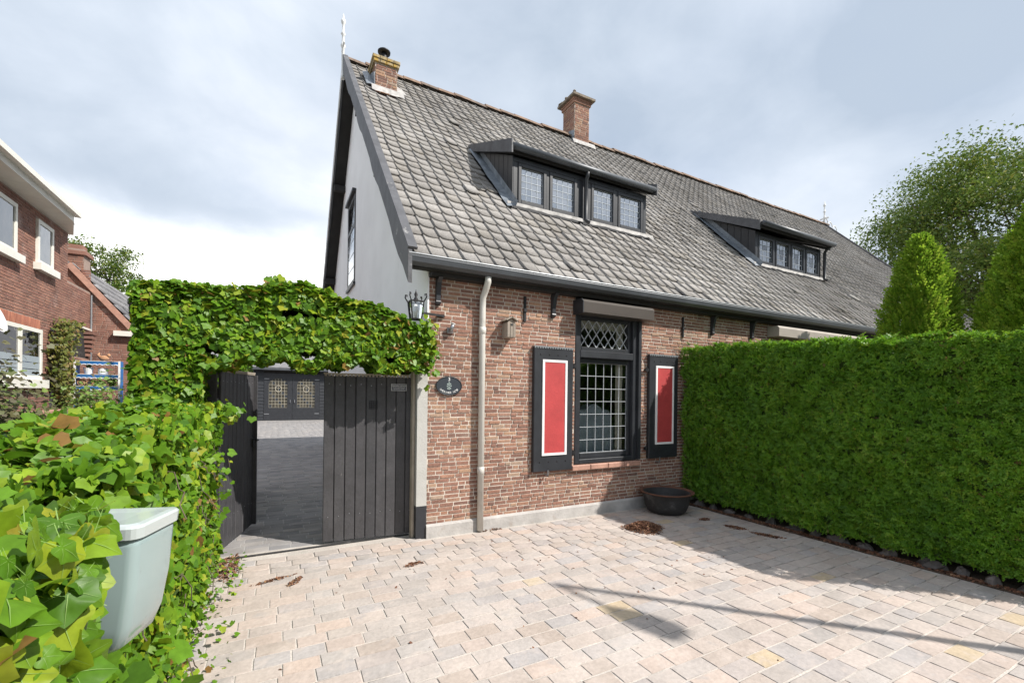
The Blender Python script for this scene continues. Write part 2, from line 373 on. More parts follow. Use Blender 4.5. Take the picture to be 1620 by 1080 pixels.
m_yew = M('yew_needles', ramp=[(0, (.080, .20, .016)), (.35, (.125, .275, .020)), (.7, (.16, .325, .024)), (.975, (.24, .37, .032)), (.985, (.17, .11, .045)), (1, (.20, .13, .05))], rough=.45, transl=.45, noise=(5, .15), spec=.35)
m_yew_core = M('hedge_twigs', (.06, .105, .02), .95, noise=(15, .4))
m_thuja = M('thuja_scales', ramp=[(0, (.13, .25, .02)), (.5, (.22, .36, .028)), (.85, (.29, .42, .036)), (1, (.30, .36, .05))], rough=.55, transl=.5, spec=.3)
m_tree = M('tree_leaf', ramp=[(0, (.065, .125, .020)), (.5, (.115, .185, .030)), (.85, (.17, .235, .042)), (1, (.25, .25, .05))], rough=.5, transl=.3, spec=.35)
m_climber = M('climber_leaf', ramp=[(0, (.09, .12, .02)), (.5, (.16, .18, .03)), (.85, (.22, .20, .045)), (1, (.25, .15, .05))], rough=.5, transl=.3)
m_shrub = M('shrub_leaf', ramp=[(0, (.07, .06, .03)), (.5, (.11, .10, .045)), (1, (.12, .14, .05))], rough=.6, transl=.2)
m_green = M('garden_plant_leaf', ramp=[(0, (.08, .15, .02)), (.6, (.14, .24, .035)), (1, (.20, .28, .06))], rough=.5, transl=.3)
m_bark = M('bark', (.11, .085, .06), .95, noise=(6, .3), bump=(14, .8))
m_ceramic = M('pale_green_ceramic', (.27, .35, .35), .16, noise=(4, .04), stain=(13, (.15, .17, .15), .66, .76, .5), coat=.4)
m_ceramic_lid = M('mint_ceramic_lid', (.45, .50, .495), .14, noise=(4, .04), stain=(22, (.25, .24, .20), .69, .75, .5), coat=.4)
m_castiron = M('old_cast_iron', (.030, .029, .029), .7, noise=(8, .3), bump=(30, .6), stain=(5, (.16, .15, .145), .55, .72, .6))
m_rust = M('rusty_iron', (.14, .062, .038), .85, noise=(9, .3), bump=(40, .5))
m_litter = M('dry_leaf_litter', ramp=[(0, (.10, .045, .028)), (.5, (.17, .075, .042)), (.85, (.25, .125, .07)), (1, (.32, .20, .11))], rough=.9)
m_soil = M('bed_soil', (.085, .058, .042), .97, noise=(9, .4), bump=(30, .8))
m_rock = M('edging_rock', ramp=[(0, (.085, .075, .07)), (1, (.145, .125, .115))], rough=.95, noise=(12, .3), bump=(22, .9))
m_ground = M('garden_ground', (.14, .13, .10), .97, noise=(.7, .3), stain=(.4, (.06, .10, .03), .45, .6, .8))
m_asphalt = M('street_asphalt', (.055, .055, .057), .9, noise=(2, .15), bump=(60, .4))
m_oldwood = M('weathered_grey_wood', (.30, .255, .21), .9, noise=(9, .25), bump=(40, .5))
m_postwood = M('raw_post_wood', (.36, .31, .25), .9, noise=(6, .2), bump=(30, .4))
m_blue = M('blue_shelf_paint', (.02, .13, .36), .5, noise=(6, .15))
m_terra = M('terracotta', (.45, .24, .13), .85, noise=(8, .2))
m_bluegrey = M('armchair_fabric', (.34, .40, .45), .8, noise=(8, .15))
m_stud = M('chrome_stud', (.75, .75, .75), .25, metal=.9)
m_metalgrey = M('grey_metal', (.35, .36, .38), .4, metal=.7)
m_sign = M('sign_black', (.035, .042, .052), .35)
m_letter = M('sign_white', (.80, .80, .79), .5)
m_crest = M('sign_crest', (.35, .42, .40), .5, noise=(40, .4))
m_signplate = M('sign_grey_plate', (.12, .125, .15), .45)
m_frost = M('frosted_film', (.30, .35, .38), .4)
m_orange_tile = M('soldier_brick', ramp=[(0, (.30, .11, .07)), (1, (.38, .15, .09))], rough=.85, noise=(5, .15))
m_ntile = M('neighbour_tile', ramp=[(0, (.15, .15, .16)), (1, (.22, .215, .22))], rough=.7, noise=(6, .2))
m_curtain = M('cream_curtain', (.62, .58, .48), .9, noise=(5, .05))

# ------------------------------------------------------------------ ground and paving
YW, XC = 4.80, 1.50                      # front wall plane, gable wall plane
def sheet(name, x0, x1, y0, y1, z, mat):
    o = P(name, mat, None, lambda b: b.add([(x0, y0, z), (x1, y0, z), (x1, y1, z), (x0, y1, z)], [(0, 1, 2, 3)])); o['kind'] = 'structure'; return o
sheet('ground', -900, 900, -900, 900, -0.06, m_ground)
sheet('street', -900, 900, -9.5, -3.2, -0.05, m_asphalt)
drive = P('driveway', m_joint, None, lambda b: b.box(-1.3, 5.42, -3.2, YW + .3, -0.055, 0.0)); drive['kind'] = 'structure'
court = P('courtyard', m_court_joint, None, lambda b: b.box(-2.6, 6.5, YW + .305, 30, -0.055, -0.006)); court['kind'] = 'structure'
Ms = []; Ls = []
y = -1.6
while y < YW + .02:
    rp = .134 * U(.94, 1.07); x = -.75 - U(0, .2)
    while x < 5.40:
        w = .215 * U(.82, 1.2); xe = min(x + w, 5.41)
        if xe - x > .07 and not (y + rp / 2 > YW - .10 and (x + xe) / 2 > XC):
            rz = U(-.022, .022); c, s_ = math.cos(rz), math.sin(rz); tx, ty = U(-.008, .008), U(-.008, .008)
            sx, sy = (xe - x) - .011 * U(.6, 1.4), rp - .012 * U(.7, 1.5)
            m = np.array([[c, -s_, 0], [s_, c, 0], [tx, ty, 1]]) @ np.diag([sx, sy, .0065 * U(.7, 1.3)])
            Ms.append(m); Ls.append(((x + xe) / 2, y + rp / 2 + U(-.004, .004), -.001))
        x += w
    y += rp
# pavers with slightly rough, uneven outline
ST_V, ST_F = piece_tmpl(.035)
pieces('paving_stone', ST_V, ST_F, Ms, Ls, m_stone, drive, rest_name='paving_stone_field')
Ms = []; Ls = []
y = YW + .33
while y < 27.9:
    rp = .118; x = -1.1 - U(0, .1)
    lim = 1.48 if y < 15.2 else 4.0
    while x < lim:
        w = .215 * U(.94, 1.06)
        m = np.diag([w - .011, rp - .011, .006 * U(.6, 1.4)]); m[2, 0] = U(-.002, .002)
        if not (x + w > lim): Ms.append(m); Ls.append((x + w / 2, y + rp / 2, -.007))
        x += w
    y += rp
pieces('courtyard_paver', ST_V, ST_F, Ms, Ls, m_court, court, keep=200, rest_name='courtyard_paver_field')
tag(P('gate_threshold', m_castiron, None, lambda b: b.box(-.44, 1.36, 4.985, 5.015, -.006, .012)), 'thin dark metal strip on the ground under the gate', 'threshold')

# ------------------------------------------------------------------ cottage
RY, RZ, EY, EZ = 9.95, 8.55, 4.62, 3.05
TH = math.atan2(RZ - EZ, RY - EY); CT, SN = math.cos(TH), math.sin(TH); SL = math.hypot(RZ - EZ, RY - EY)
XG0, XG1, YB = 1.22, 19.45, 2 * RY - EY
def roof_pt(x, v, n=0.0): return (x, EY + v * CT - n * SN, EZ + v * SN + n * CT)
def roof_z(y): return EZ + (y - EY) * SN / CT
cot = thing('cottage', 'brick cottage with grey tiled roof, white gable and two black dormers', 'house', (XC, YW, 0))
W0, W1, WZ0, WZ1 = 3.50, 4.58, .66, 2.95   # window opening
m_pier = M('grey_pier_render', (.44, .43, .405), .9, noise=(4, .08), bump=(40, .3), stain=(6, (.33, .31, .28), .58, .75, .5))
front = P('front_wall', m_mortar, cot, lambda b: (b.box(XC, W0, YW, YW + .3, 0, 3.2), b.box(W1, 19.2, YW, YW + .3, 0, 3.2), b.box(W0, W1, YW, YW + .3, 0, WZ0), b.box(W0, W1, YW, YW + .3, WZ1, 3.2)))
lay = brick_layout(XC + .002, 11.6, .14, 3.12, [(W0 - .002, W1 + .002, WZ0 - .055, WZ1), (5.75, 12, 0, 1.95)])
Ms, Ls = brick_mats(lay, (0, YW + .0005, 0), (1, 0, 0), (0, -1, 0), .0065, .5)
pieces('brick', BT, BF, Ms, Ls, m_brick, front, rest_name='brickwork')
P('plinth', m_plinth, cot, lambda b: b.prism([(YW - .035, 0), (YW + .02, 0), (YW + .02, .16), (YW - .02, .15), (YW - .035, .13)], XC - .004, 19.2))
def gable_poly(ins=0.0): return [(YW + .004, 0), (YB - .3, 0), (YB - .3, roof_z(EY + .3) - .1), (RY, RZ - .12 ), (YW + .004, roof_z(YW) - .1)]
P('gable_wall', m_plaster, cot, lambda b: (b.prism(gable_poly(), XC - .012, XC + .28)))
P('gable_base_band', m_black, cot, lambda b: b.box(XC - .022, XC, YW - .002, 9.0, 0, .36))
P('corner_pier', m_pier, cot, lambda b: b.box(XC - .115, XC - .001, YW - .010, YW + .13, .361, 1.98)); P('pier_base', m_black, cot, lambda b: b.box(XC - .118, XC - .0005, YW - .014, YW + .132, 0, .36))
P('corner_strip', m_plaster, cot, lambda b: b.box(XC - .014, XC + .004, YW - .012, YW + .003, 1.981, 2.98))
P('right_gable_wall', m_plaster, cot, lambda b: b.prism(gable_poly(), 18.95, 19.19))
P('back_wall', m_plaster, cot, lambda b: b.box(XC + .28, 18.95, YB - .6, YB - .3, 0, 3.1))
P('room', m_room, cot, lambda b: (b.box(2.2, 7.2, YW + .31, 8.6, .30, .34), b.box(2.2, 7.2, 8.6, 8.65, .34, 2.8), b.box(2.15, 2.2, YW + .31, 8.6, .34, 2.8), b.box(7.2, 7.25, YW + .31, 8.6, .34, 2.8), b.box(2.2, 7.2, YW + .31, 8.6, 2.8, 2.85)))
# gable window (tall, narrow)
gw = P('gable_window', m_black, cot, lambda b: (b.box(XC - .03, XC - .013, 9.90, 9.98, 3.95, 5.85), b.box(XC - .03, XC - .013, 10.85, 10.93, 3.95, 5.85), b.box(XC - .03, XC - .013, 9.98, 10.85, 5.77, 5.85), b.box(XC - .03, XC - .013, 9.98, 10.85, 5.15, 5.23), b.box(XC - .03, XC - .013, 9.98, 10.85, 3.95, 4.03), b.box(XC - .06, XC - .013, 9.86, 10.97, 3.89, 3.945), b.box(XC - .09, XC - .013, 9.88, 10.95, 5.86, 5.92)))
for (a, b_) in ((4.03, 5.15), (5.23, 5.77)): P('pane', m_glass_n, gw, lambda b: b.box(XC - .022, XC - .018, 9.98, 10.85, a, b_))
P('glazing_bar', m_came_d, gw, lambda b: [b.box(XC - .026, XC - .0225, 9.98, 10.85, z, z + .015) for z in (4.3, 4.6, 4.9)])
# roof: slabs, tiles, ridge
D1 = dict(x0=3.15, x1=5.86, yf=5.94, z0=4.45, z1=5.20, yb=7.36, zb=5.93)
D2 = dict(x0=8.95, x1=11.42, yf=5.90, z0=4.41, z1=5.12, yb=7.40, zb=5.95)
roof = P('roof', m_darkwood, cot, lambda b: b.prism([(EY, EZ - .02), (EY, EZ - .12), (EY + .1, EZ - .12), (RY, RZ - .14), (YB - .1, EZ - .12), (YB, EZ - .12), (YB, EZ - .02), (RY, RZ - .02)], XG0 + .03, XG1))
us = [-.004, 0, .04, .10, .19, .38, .60, .82, 1.0]; hs = [-.006, .020, .025, .019, .010, .006, .004, .003, .002]
NROW = 34; NCOL = 94; VP = SL / NROW; TW = (XG1 - XG0 - .06) / NCOL
TVv = []; nU = len(us)
for (kind) in (0, 1, 2):
    for u, h in zip(us, hs):
        vo = (.004 - .014 * math.sin(math.pi * min(max(u, 0), 1)) ** .7 + .006 * u)
        if kind == 0: TVv.append((u * TW, vo + .003, h + .004 if u >= 0 else h - .004))
        if kind == 1: TVv.append((u * TW, vo, h + .026 if u >= 0 else h + .0))
        if kind == 2: TVv.append((u * TW, VP + .05, h + .002 if u >= 0 else h - .015))
TFf = []
for k in (0, 1):
    for i in range(nU - 1): TFf.append((k * nU + i, k * nU + i + 1, (k + 1) * nU + i + 1, (k + 1) * nU + i))
Ms = []; Ls = []
for r in range(NROW):
    for c in range(NCOL):
        x = XG0 + .045 + c * TW; xc = x + TW / 2; v = r * VP; yc = EY + (v + VP / 2) * CT
        if any(d['x0'] - .10 < xc < d['x1'] + .10 and d['yf'] - .05 < yc < d['yb'] - .05 for d in (D1, D2)): continue
        if 1.66 < xc < 2.08 and 8.75 < yc < 9.4: continue
        wild = 3.2 if random.random() < .04 else 1.0
        rz = U(-.018, .018) * wild; ra = U(-.02, .02) * wild; dn = U(-.003, .006) * wild
        ua = np.array([math.cos(rz), math.sin(rz) * CT, math.sin(rz) * SN]); sa = np.array([-math.sin(rz), CT * math.cos(rz), SN * math.cos(rz)]); na = np.cross(ua, sa)
        sa = nrm(sa + na * U(-.012, .012)); ua = nrm(ua + na * ra); na = np.cross(ua, sa)
        Ms.append(np.stack([ua, sa, na], axis=1)); Ls.append(roof_pt(x, v + U(-.008, .008), dn))
pieces('roof_tile', TVv, TFf, Ms, Ls, m_tile, roof, rest_name='roof_tile_field')
P('back_slope_tiles', m_tile, roof, lambda b: b.prism([(RY, RZ), (YB, EZ), (YB, EZ + .05), (RY, RZ + .06)], XG0 + .04, XG1))
x = XG0 + .03
while x < XG1 - .1:
    L_ = .40; dz = U(-.012, .015); tl = U(-.012, .012)
    def rt(b):
        prof = [(math.cos(t) * .125, math.sin(t) * .105) for t in [math.pi * k / 6 for k in range(7)]]
        V = [(x + (L_ + .03) * e, RY + p * (1 - .05 * e), RZ + .005 + dz + tl * e + q - .012 * e) for e in (0, 1) for p, q in prof]
        b.add(V, [(i, i + 1, 8 + i, 7 + i) for i in range(6)] + [tuple(range(7)), tuple(range(13, 6, -1))])
    P('ridge_tile', m_ridge, roof, rt); x += L_
# verge boards (outer face of the gable overhang) with a scalloped lower edge
def verge(side, x0, x1, hgt, mat):
    def f(b):
        n = 24; top = []; low = []
        for i in range(n + 1):
            v = -.12 + (SL + .10) * i / n
            yy = EY + v * CT; zz = EZ + v * SN
            if side < 0: yy = 2 * RY - yy
            dz = hgt + (.035 if (i % 6) in (2, 3) else 0)
            top.append((yy, zz + .11)); low.append((yy, zz + .11 - dz / CT))
        for i in range(n):
            q = [low[i], low[i + 1], top[i + 1], top[i]]
            if side < 0: q = q[::-1]
            b.prism(q, x0, x1)
    return P('verge_board', mat, cot, f)
verge(1, XG0 - .02, XG0 + .02, .235, m_verge); verge(-1, XG0 - .02, XG0 + .02, .20, m_verge)
verge(1, XG1 - .02, XG1 + .03, .16, m_verge)
def vcap(b):
    for s_ in (1, -1):
        for i in range(6):
            v0 = -.12 + (SL + .1) * i / 6; v1 = -.12 + (SL + .1) * (i + 1) / 6 - .004
            p = Vector((XG0 + .025, EY + v0 * CT, EZ + v0 * SN + .135)); q = Vector((XG0 + .025, EY + v1 * CT, EZ + v1 * SN + .135))
            if s_ < 0: p.y = 2 * RY - p.y; q.y = 2 * RY - q.y
            b.bar(p, q, .10, .03)
P('verge_cap', m_verge, cot, vcap)
def vtrim(b):
    p = Vector((XG0 - .03, RY + .02, RZ - .16)); q = Vector((XG0 - .03, 2 * RY - EY, EZ - .16)); b.bar(p, q, .02, .05)
P('verge_trim', m_white, cot, vtrim)
for y_ in (6.6, 8.4, 11.6, 13.4):
    P('purlin_end', m_darkwood, cot, lambda b: b.box(XG0 + .02, XC - .012, y_ - .07, y_ + .07, roof_z(y_ if y_ < RY else 2 * RY - y_) - .36, roof_z(y_ if y_ < RY else 2 * RY - y_) - .22))
# carved finial post on the gable peak
def fin(name, x, sc):
    f = P(name, m_white, cot, lambda b: (b.lathe([(.035, -.55), (.04, -.5), (.03, -.45), (.03, .1), (.055, .14), (.03, .2), (.025, .36), (.05, .39), (.028, .43), (.022, .58), (.045, .62), (.05, .67), (.02, .72), (.012, .80), (.0, .82)], (x, RY - .02, RZ + .15), 10)), True)
    for s_ in (-1, 1):
        P('scroll', m_white, f, lambda b: b.tube([(x, RY - .02 + s_ * (.03 + .13 * math.sin(t)), RZ + .18 + .06 * t + .09 * math.cos(t)) for t in [i * .45 for i in range(9)]], .016, 6), True)
    return f
fin('finial', XG0 - .02, 1); fin('finial', XG1, 1)
def scrollwork(b):
    for k in range(3): b.tube([(XG1 + .12 + k * .34 + .16 * math.cos(t), RY, RZ + .16 - k * .10 + .16 * math.sin(t)) for t in [i * .5 for i in range(11)]], .018, 6)
    b.bar((XG1, RY, RZ + .02), (XG1 + 1.0, RY, RZ - .16), .03, .03)
P('ridge_scrollwork', m_white, cot, scrollwork, True)
# gutter, brackets, anchors, downpipe
P('gutter', m_gutter, cot, lambda b: b.prism([(EY + .06, EZ - .005), (EY - .075, EZ - .005), (EY - .085, EZ - .025), (EY - .072, EZ - .08), (EY - .035, EZ - .108), (EY + .06, EZ - .112)], XG0 - .01, XG1))
P('gutter_lip', m_zinc, cot, lambda b: b.tube([(XG0 - .012, EY - .078, EZ + .0), (XG1, EY - .078, EZ + .0)], .009, 8))
P('eave_board', m_darkwood, cot, lambda b: b.box(XC, 19.2, EY + .062, YW - .01, EZ - .165, EZ - .122))
for x in (1.60, 3.13, 6.16, 7.16, 8.93, 10.4):
    P('eave_bracket', m_black, cot, lambda b: (b.prism([(YW - .008, 2.58), (YW - .05, 2.60), (YW - .055, 2.72), (YW - .08, 2.83), (YW - .13, 2.88), (YW - .008, 2.88)], x - .025, x + .025), b.tube([(x - .028, YW - .04, 2.62), (x + .028, YW - .04, 2.62)], .018, 8)))
for x in (2.72, 5.50):
    P('wall_anchor', m_iron, cot, lambda b: (b.box(x - .014, x + .014, YW - .03, YW - .006, 2.5, 2.81), b.box(x - .02, x + .02, YW - .04, YW - .006, 2.62, 2.66)))
dp = P('downpipe', m_pipe, cot, lambda b: b.tube([(2.145, EY - .0, 2.94), (2.145, EY + .01, 2.88), (2.14, EY + .06, 2.80), (2.13, YW - .068, 2.72), (2.13, YW - .062, 2.6), (2.13, YW - .062, .02)], .037, 16), True)
for z in (2.34, .72):
    P('collar', m_pipe, dp, lambda b: b.lathe([(.036, -.04), (.043, -.035), (.043, .035), (.036, .04)], (2.13, YW - .062, z), 16), True)
for z in (1.6, .35): P('pipe_clip', m_pipe, dp, lambda b: (b.box(2.12, 2.14, YW - .03, YW - .004, z, z + .03)))
# front window
def grid(parent, x0, x1, z0, z1, y, nc, nr, glass, came, cw, tilt=.006, mats=None):
    dx = (x1 - x0) / nc; dz = (z1 - z0) / nr
    for i in range(nc):
        for j in range(nr):
            a, c = x0 + i * dx, z0 + j * dz; t1, t2 = U(-tilt, tilt), U(-tilt, tilt)
            g = glass if not mats else mats(i, j)
            P('pane', g, parent, lambda b: b.add([(a, y - t1 * dx - t2 * dz, c), (a + dx, y + t1 * dx - t2 * dz, c), (a + dx, y + t1 * dx + t2 * dz, c + dz), (a, y - t1 * dx + t2 * dz, c + dz)], [(0, 1, 2, 3)]))
    def cm(b):
        for i in range(0, nc + 1): b.cbox(x0 + i * dx - cw / 2, x0 + i * dx + cw / 2, y - .006, y + .004, z0, z1, .001)
        for j in range(0, nr + 1): b.cbox(x0, x1, y - .0075, y + .005, z0 + j * dz - cw / 2, z0 + j * dz + cw / 2, .001)
    P('lead_came', came, parent, cm)
win = P('window', m_black, cot, lambda b: (b.cbox(W0, W0 + .075, YW - .015, YW + .14, WZ0 + .03, WZ1), b.cbox(W1 - .075, W1, YW - .015, YW + .14, WZ0 + .03, WZ1), b.cbox(W0 + .075, W1 - .075, YW - .013, YW + .14, WZ0 + .03, WZ0 + .09), b.cbox(W0 + .075, W1 - .075, YW - .02, YW + .14, 2.105, 2.20), b.cbox(W0 + .075, W1 - .075, YW - .013, YW + .14, 2.66, WZ1)))
GX0, GX1 = W0 + .125, W1 - .125
P('sash_frame', m_black, win, lambda b: (b.cbox(W0 + .076, GX0, YW + .04, YW + .10, .751, 2.104), b.cbox(GX1, W1 - .076, YW + .04, YW + .10, .751, 2.104), b.cbox(GX0, GX1, YW + .041, YW + .10, .751, .825), b.cbox(GX0, GX1, YW + .041, YW + .10, 2.04, 2.104)))
P('top_light_frame', m_black, win, lambda b: (b.cbox(W0 + .076, GX0, YW + .03, YW + .10, 2.201, 2.659), b.cbox(GX1, W1 - .076, YW + .03, YW + .10, 2.201, 2.659), b.cbox(GX0, GX1, YW + .031, YW + .10, 2.201, 2.255), b.cbox(GX0, GX1, YW + .031, YW + .10, 2.62, 2.659)))
grid(win, GX0, GX1, .825, 2.04, YW + .07, 6, 7, m_glass, m_came, .0075)
# diamond lattice in the top light
def clip_poly(poly, x0, x1, z0, z1):
    def cl(pl, inside, inter):
        o = []
        for i in range(len(pl)):
            a, b = pl[i], pl[(i + 1) % len(pl)]
            if inside(a): o.append(a)
            if inside(a) != inside(b): o.append(inter(a, b))
        return o
    lx = lambda v: (lambda a, b: (v, a[1] + (b[1] - a[1]) * (v - a[0]) / (b[0] - a[0])))
    lz = lambda v: (lambda a, b: (a[0] + (b[0] - a[0]) * (v - a[1]) / (b[1] - a[1]), v))
    for ins, it in ((lambda p: p[0] >= x0, lx(x0)), (lambda p: p[0] <= x1, lx(x1)), (lambda p: p[1] >= z0, lz(z0)), (lambda p: p[1] <= z1, lz(z1))):
        if poly: poly = cl(poly, ins, it)
    return poly
zz0, zz1 = 2.255, 2.62; dw = (GX1 - GX0) / 6; dh = (zz1 - zz0) / 2.0
for i in range(-1, 14):
    for j in range(-1, 6):
        if (i + j) % 2: continue
        cx, cz = GX0 + i * dw / 2, zz0 + j * dh / 2
        pl = clip_poly([(cx - dw / 2, cz), (cx, cz - dh / 2), (cx + dw / 2, cz), (cx, cz + dh / 2)], GX0, GX1, zz0, zz1)
        if len(pl) > 2:
            area = abs(sum(pl[k][0] * pl[(k + 1) % len(pl)][1] - pl[(k + 1) % len(pl)][0] * pl[k][1] for k in range(len(pl)))) / 2
            if area > .0004:
                t = U(-.006, .006)
                P('pane', m_glass, win, lambda b: b.add([(p[0], YW + .07 + t * (p[0] - cx), p[1]) for p in pl], [tuple(range(len(pl)))]))
def lattice(b):
    sl = dh / dw
    for k in range(-12, 16):
        for s_ in (1, -1):
            # line x = GX0 + k*dw + s*(z-zz0)/sl
            pts = []
            for n in range(61):
                z = zz0 + (zz1 - zz0) * n / 60; x = GX0 + (k + .0) * dw + s_ * (z - zz0) / sl
                if GX0 <= x <= GX1: pts.append((x, z))
            if len(pts) > 2: b.bar((pts[0][0], YW + .064 + .001 * s_, pts[0][1]), (pts[-1][0], YW + .064 + .001 * s_, pts[-1][1]), .008, .012, (0, 0, 1))
P('diamond_came', m_came, win, lattice)
P('curtain_valance', m_curtain, win, lambda b: [b.add([(GX0 + .06 * i, YW + .13, 2.66), (GX0 + .06 * (i + 1), YW + .13, 2.66), (GX0 + .06 * (i + 1), YW + .13, 2.53), (GX0 + .06 * (i + .5), YW + .12, 2.49), (GX0 + .06 * i, YW + .13, 2.53)], [(0, 4, 3, 2, 1)]) for i in range(14)])
P('curtain', m_curtain, win, lambda b: b.add([(GX1 - .13 + .13 * i / 12, YW + .15 + .012 * math.sin(i * 2.1), z) for z in (.5, 2.6) for i in range(13)], [(i, i + 1, 14 + i, 13 + i) for i in range(12)]), True)
for i in range(4):
    a = W0 - .06 + i * .30
    P('sill_tile', m_sillb, win, lambda b: b.cbox(a, min(a + .293, W1 + .05), YW - .06, YW + .02, WZ0 - .048 + U(0, .003), WZ0 + .022, .008))
# roller shutter boxes
rb = P('roller_box', m_box, cot, lambda b: b.prism([(YW - .008, 2.665), (YW - .215, 2.665), (YW - .215, 2.80), (YW - .185, 2.835), (YW - .008, 2.835)], 3.47, 4.70))
P('end_cap', m_black, rb, lambda b: b.prism([(YW - .006, 2.655), (YW - .222, 2.655), (YW - .222, 2.805), (YW - .19, 2.842), (YW - .006, 2.842)], 3.455, 3.468))
P('roller_box', m_box2, cot, lambda b: b.prism([(YW - .008, 2.66), (YW - .22, 2.66), (YW - .22, 2.80), (YW - .19, 2.84), (YW - .008, 2.84)], 7.62, 10.6))
P('guide_rail', m_black, cot, lambda b: (b.box(W1 + .002, W1 + .05, YW - .05, YW - .008, .70, 2.66)))
# shutters
def shutter(x0, x1, z0, z1):
    yb_, yf_ = YW - .012, YW - .062
    s = P('shutter', m_black, cot, lambda b: (b.cbox(x0, x1, yf_, yb_, z0, z1, .006)))
    w = x1 - x0; a0, a1 = x0 + w * .20, x1 - w * .17; c0, c1 = z0 + .20, z1 - .155
    P('red_panel', m_red, s, lambda b: b.box(a0 + .028, a1 - .028, yf_ - .008, yf_ + .002, c0 + .028, c1 - .028))
    P('white_border', m_white, s, lambda b: (b.box(a0, a0 + .03, yf_ - .014, yf_ + .002, c0, c1), b.box(a1 - .03, a1, yf_ - .014, yf_ + .002, c0, c1), b.box(a0 + .03, a1 - .03, yf_ - .0135, yf_ + .002, c0, c0 + .03), b.box(a0 + .03, a1 - .03, yf_ - .0135, yf_ + .002, c1 - .03, c1)))
    P('zinc_drip_cap', m_zinc, s, lambda b: (b.box(x0 - .004, x1 + .004, yf_ - .008, yb_, z1 + .001, z1 + .012), [b.box(x0 + k * w / 16, x0 + (k + .55) * w / 16, yf_ - .008, yf_ - .004, z1 - .016, z1 + .0005) for k in range(16)]))
    for zz in (z0 + .12, z1 - .09):
        for k in range(4): P('bolt', m_iron, s, lambda b: b.lathe([(.010, 0), (.008, .006), (.0, .008)], (0, 0, 0), 8)).matrix_basis = Matrix.Translation((x0 + w * (.16 + .22 * k), yf_, zz)) @ Matrix.Rotation(math.pi / 2, 4, 'X')
    P('shutter_catch', m_metalgrey, s, lambda b: (b.box(x0 + w * .34, x0 + w * .34 + .012, yf_ - .02, yf_ - .008, z0 - .06, z0 + .015), b.box(x0 + w * .34, x0 + w * .34 + .012, yf_ - .02, YW - .004, z0 - .062, z0 - .05)))
    return s
shutter(2.84, 3.43, .64, 2.20); shutter(4.78, 5.36, .70, 2.20)
for x in (3.45, 4.74):
    for z in (.85, 1.98): P('hinge', m_iron, cot, lambda b: (b.box(x - .03, x + .03, YW - .055, YW - .035, z - .02, z + .02), b.tube([(x, YW - .05, z - .035), (x, YW - .05, z + .035)], .012, 8), b.box(x - .012, x + .012, YW - .036, YW - .002, z - .012, z + .012)))
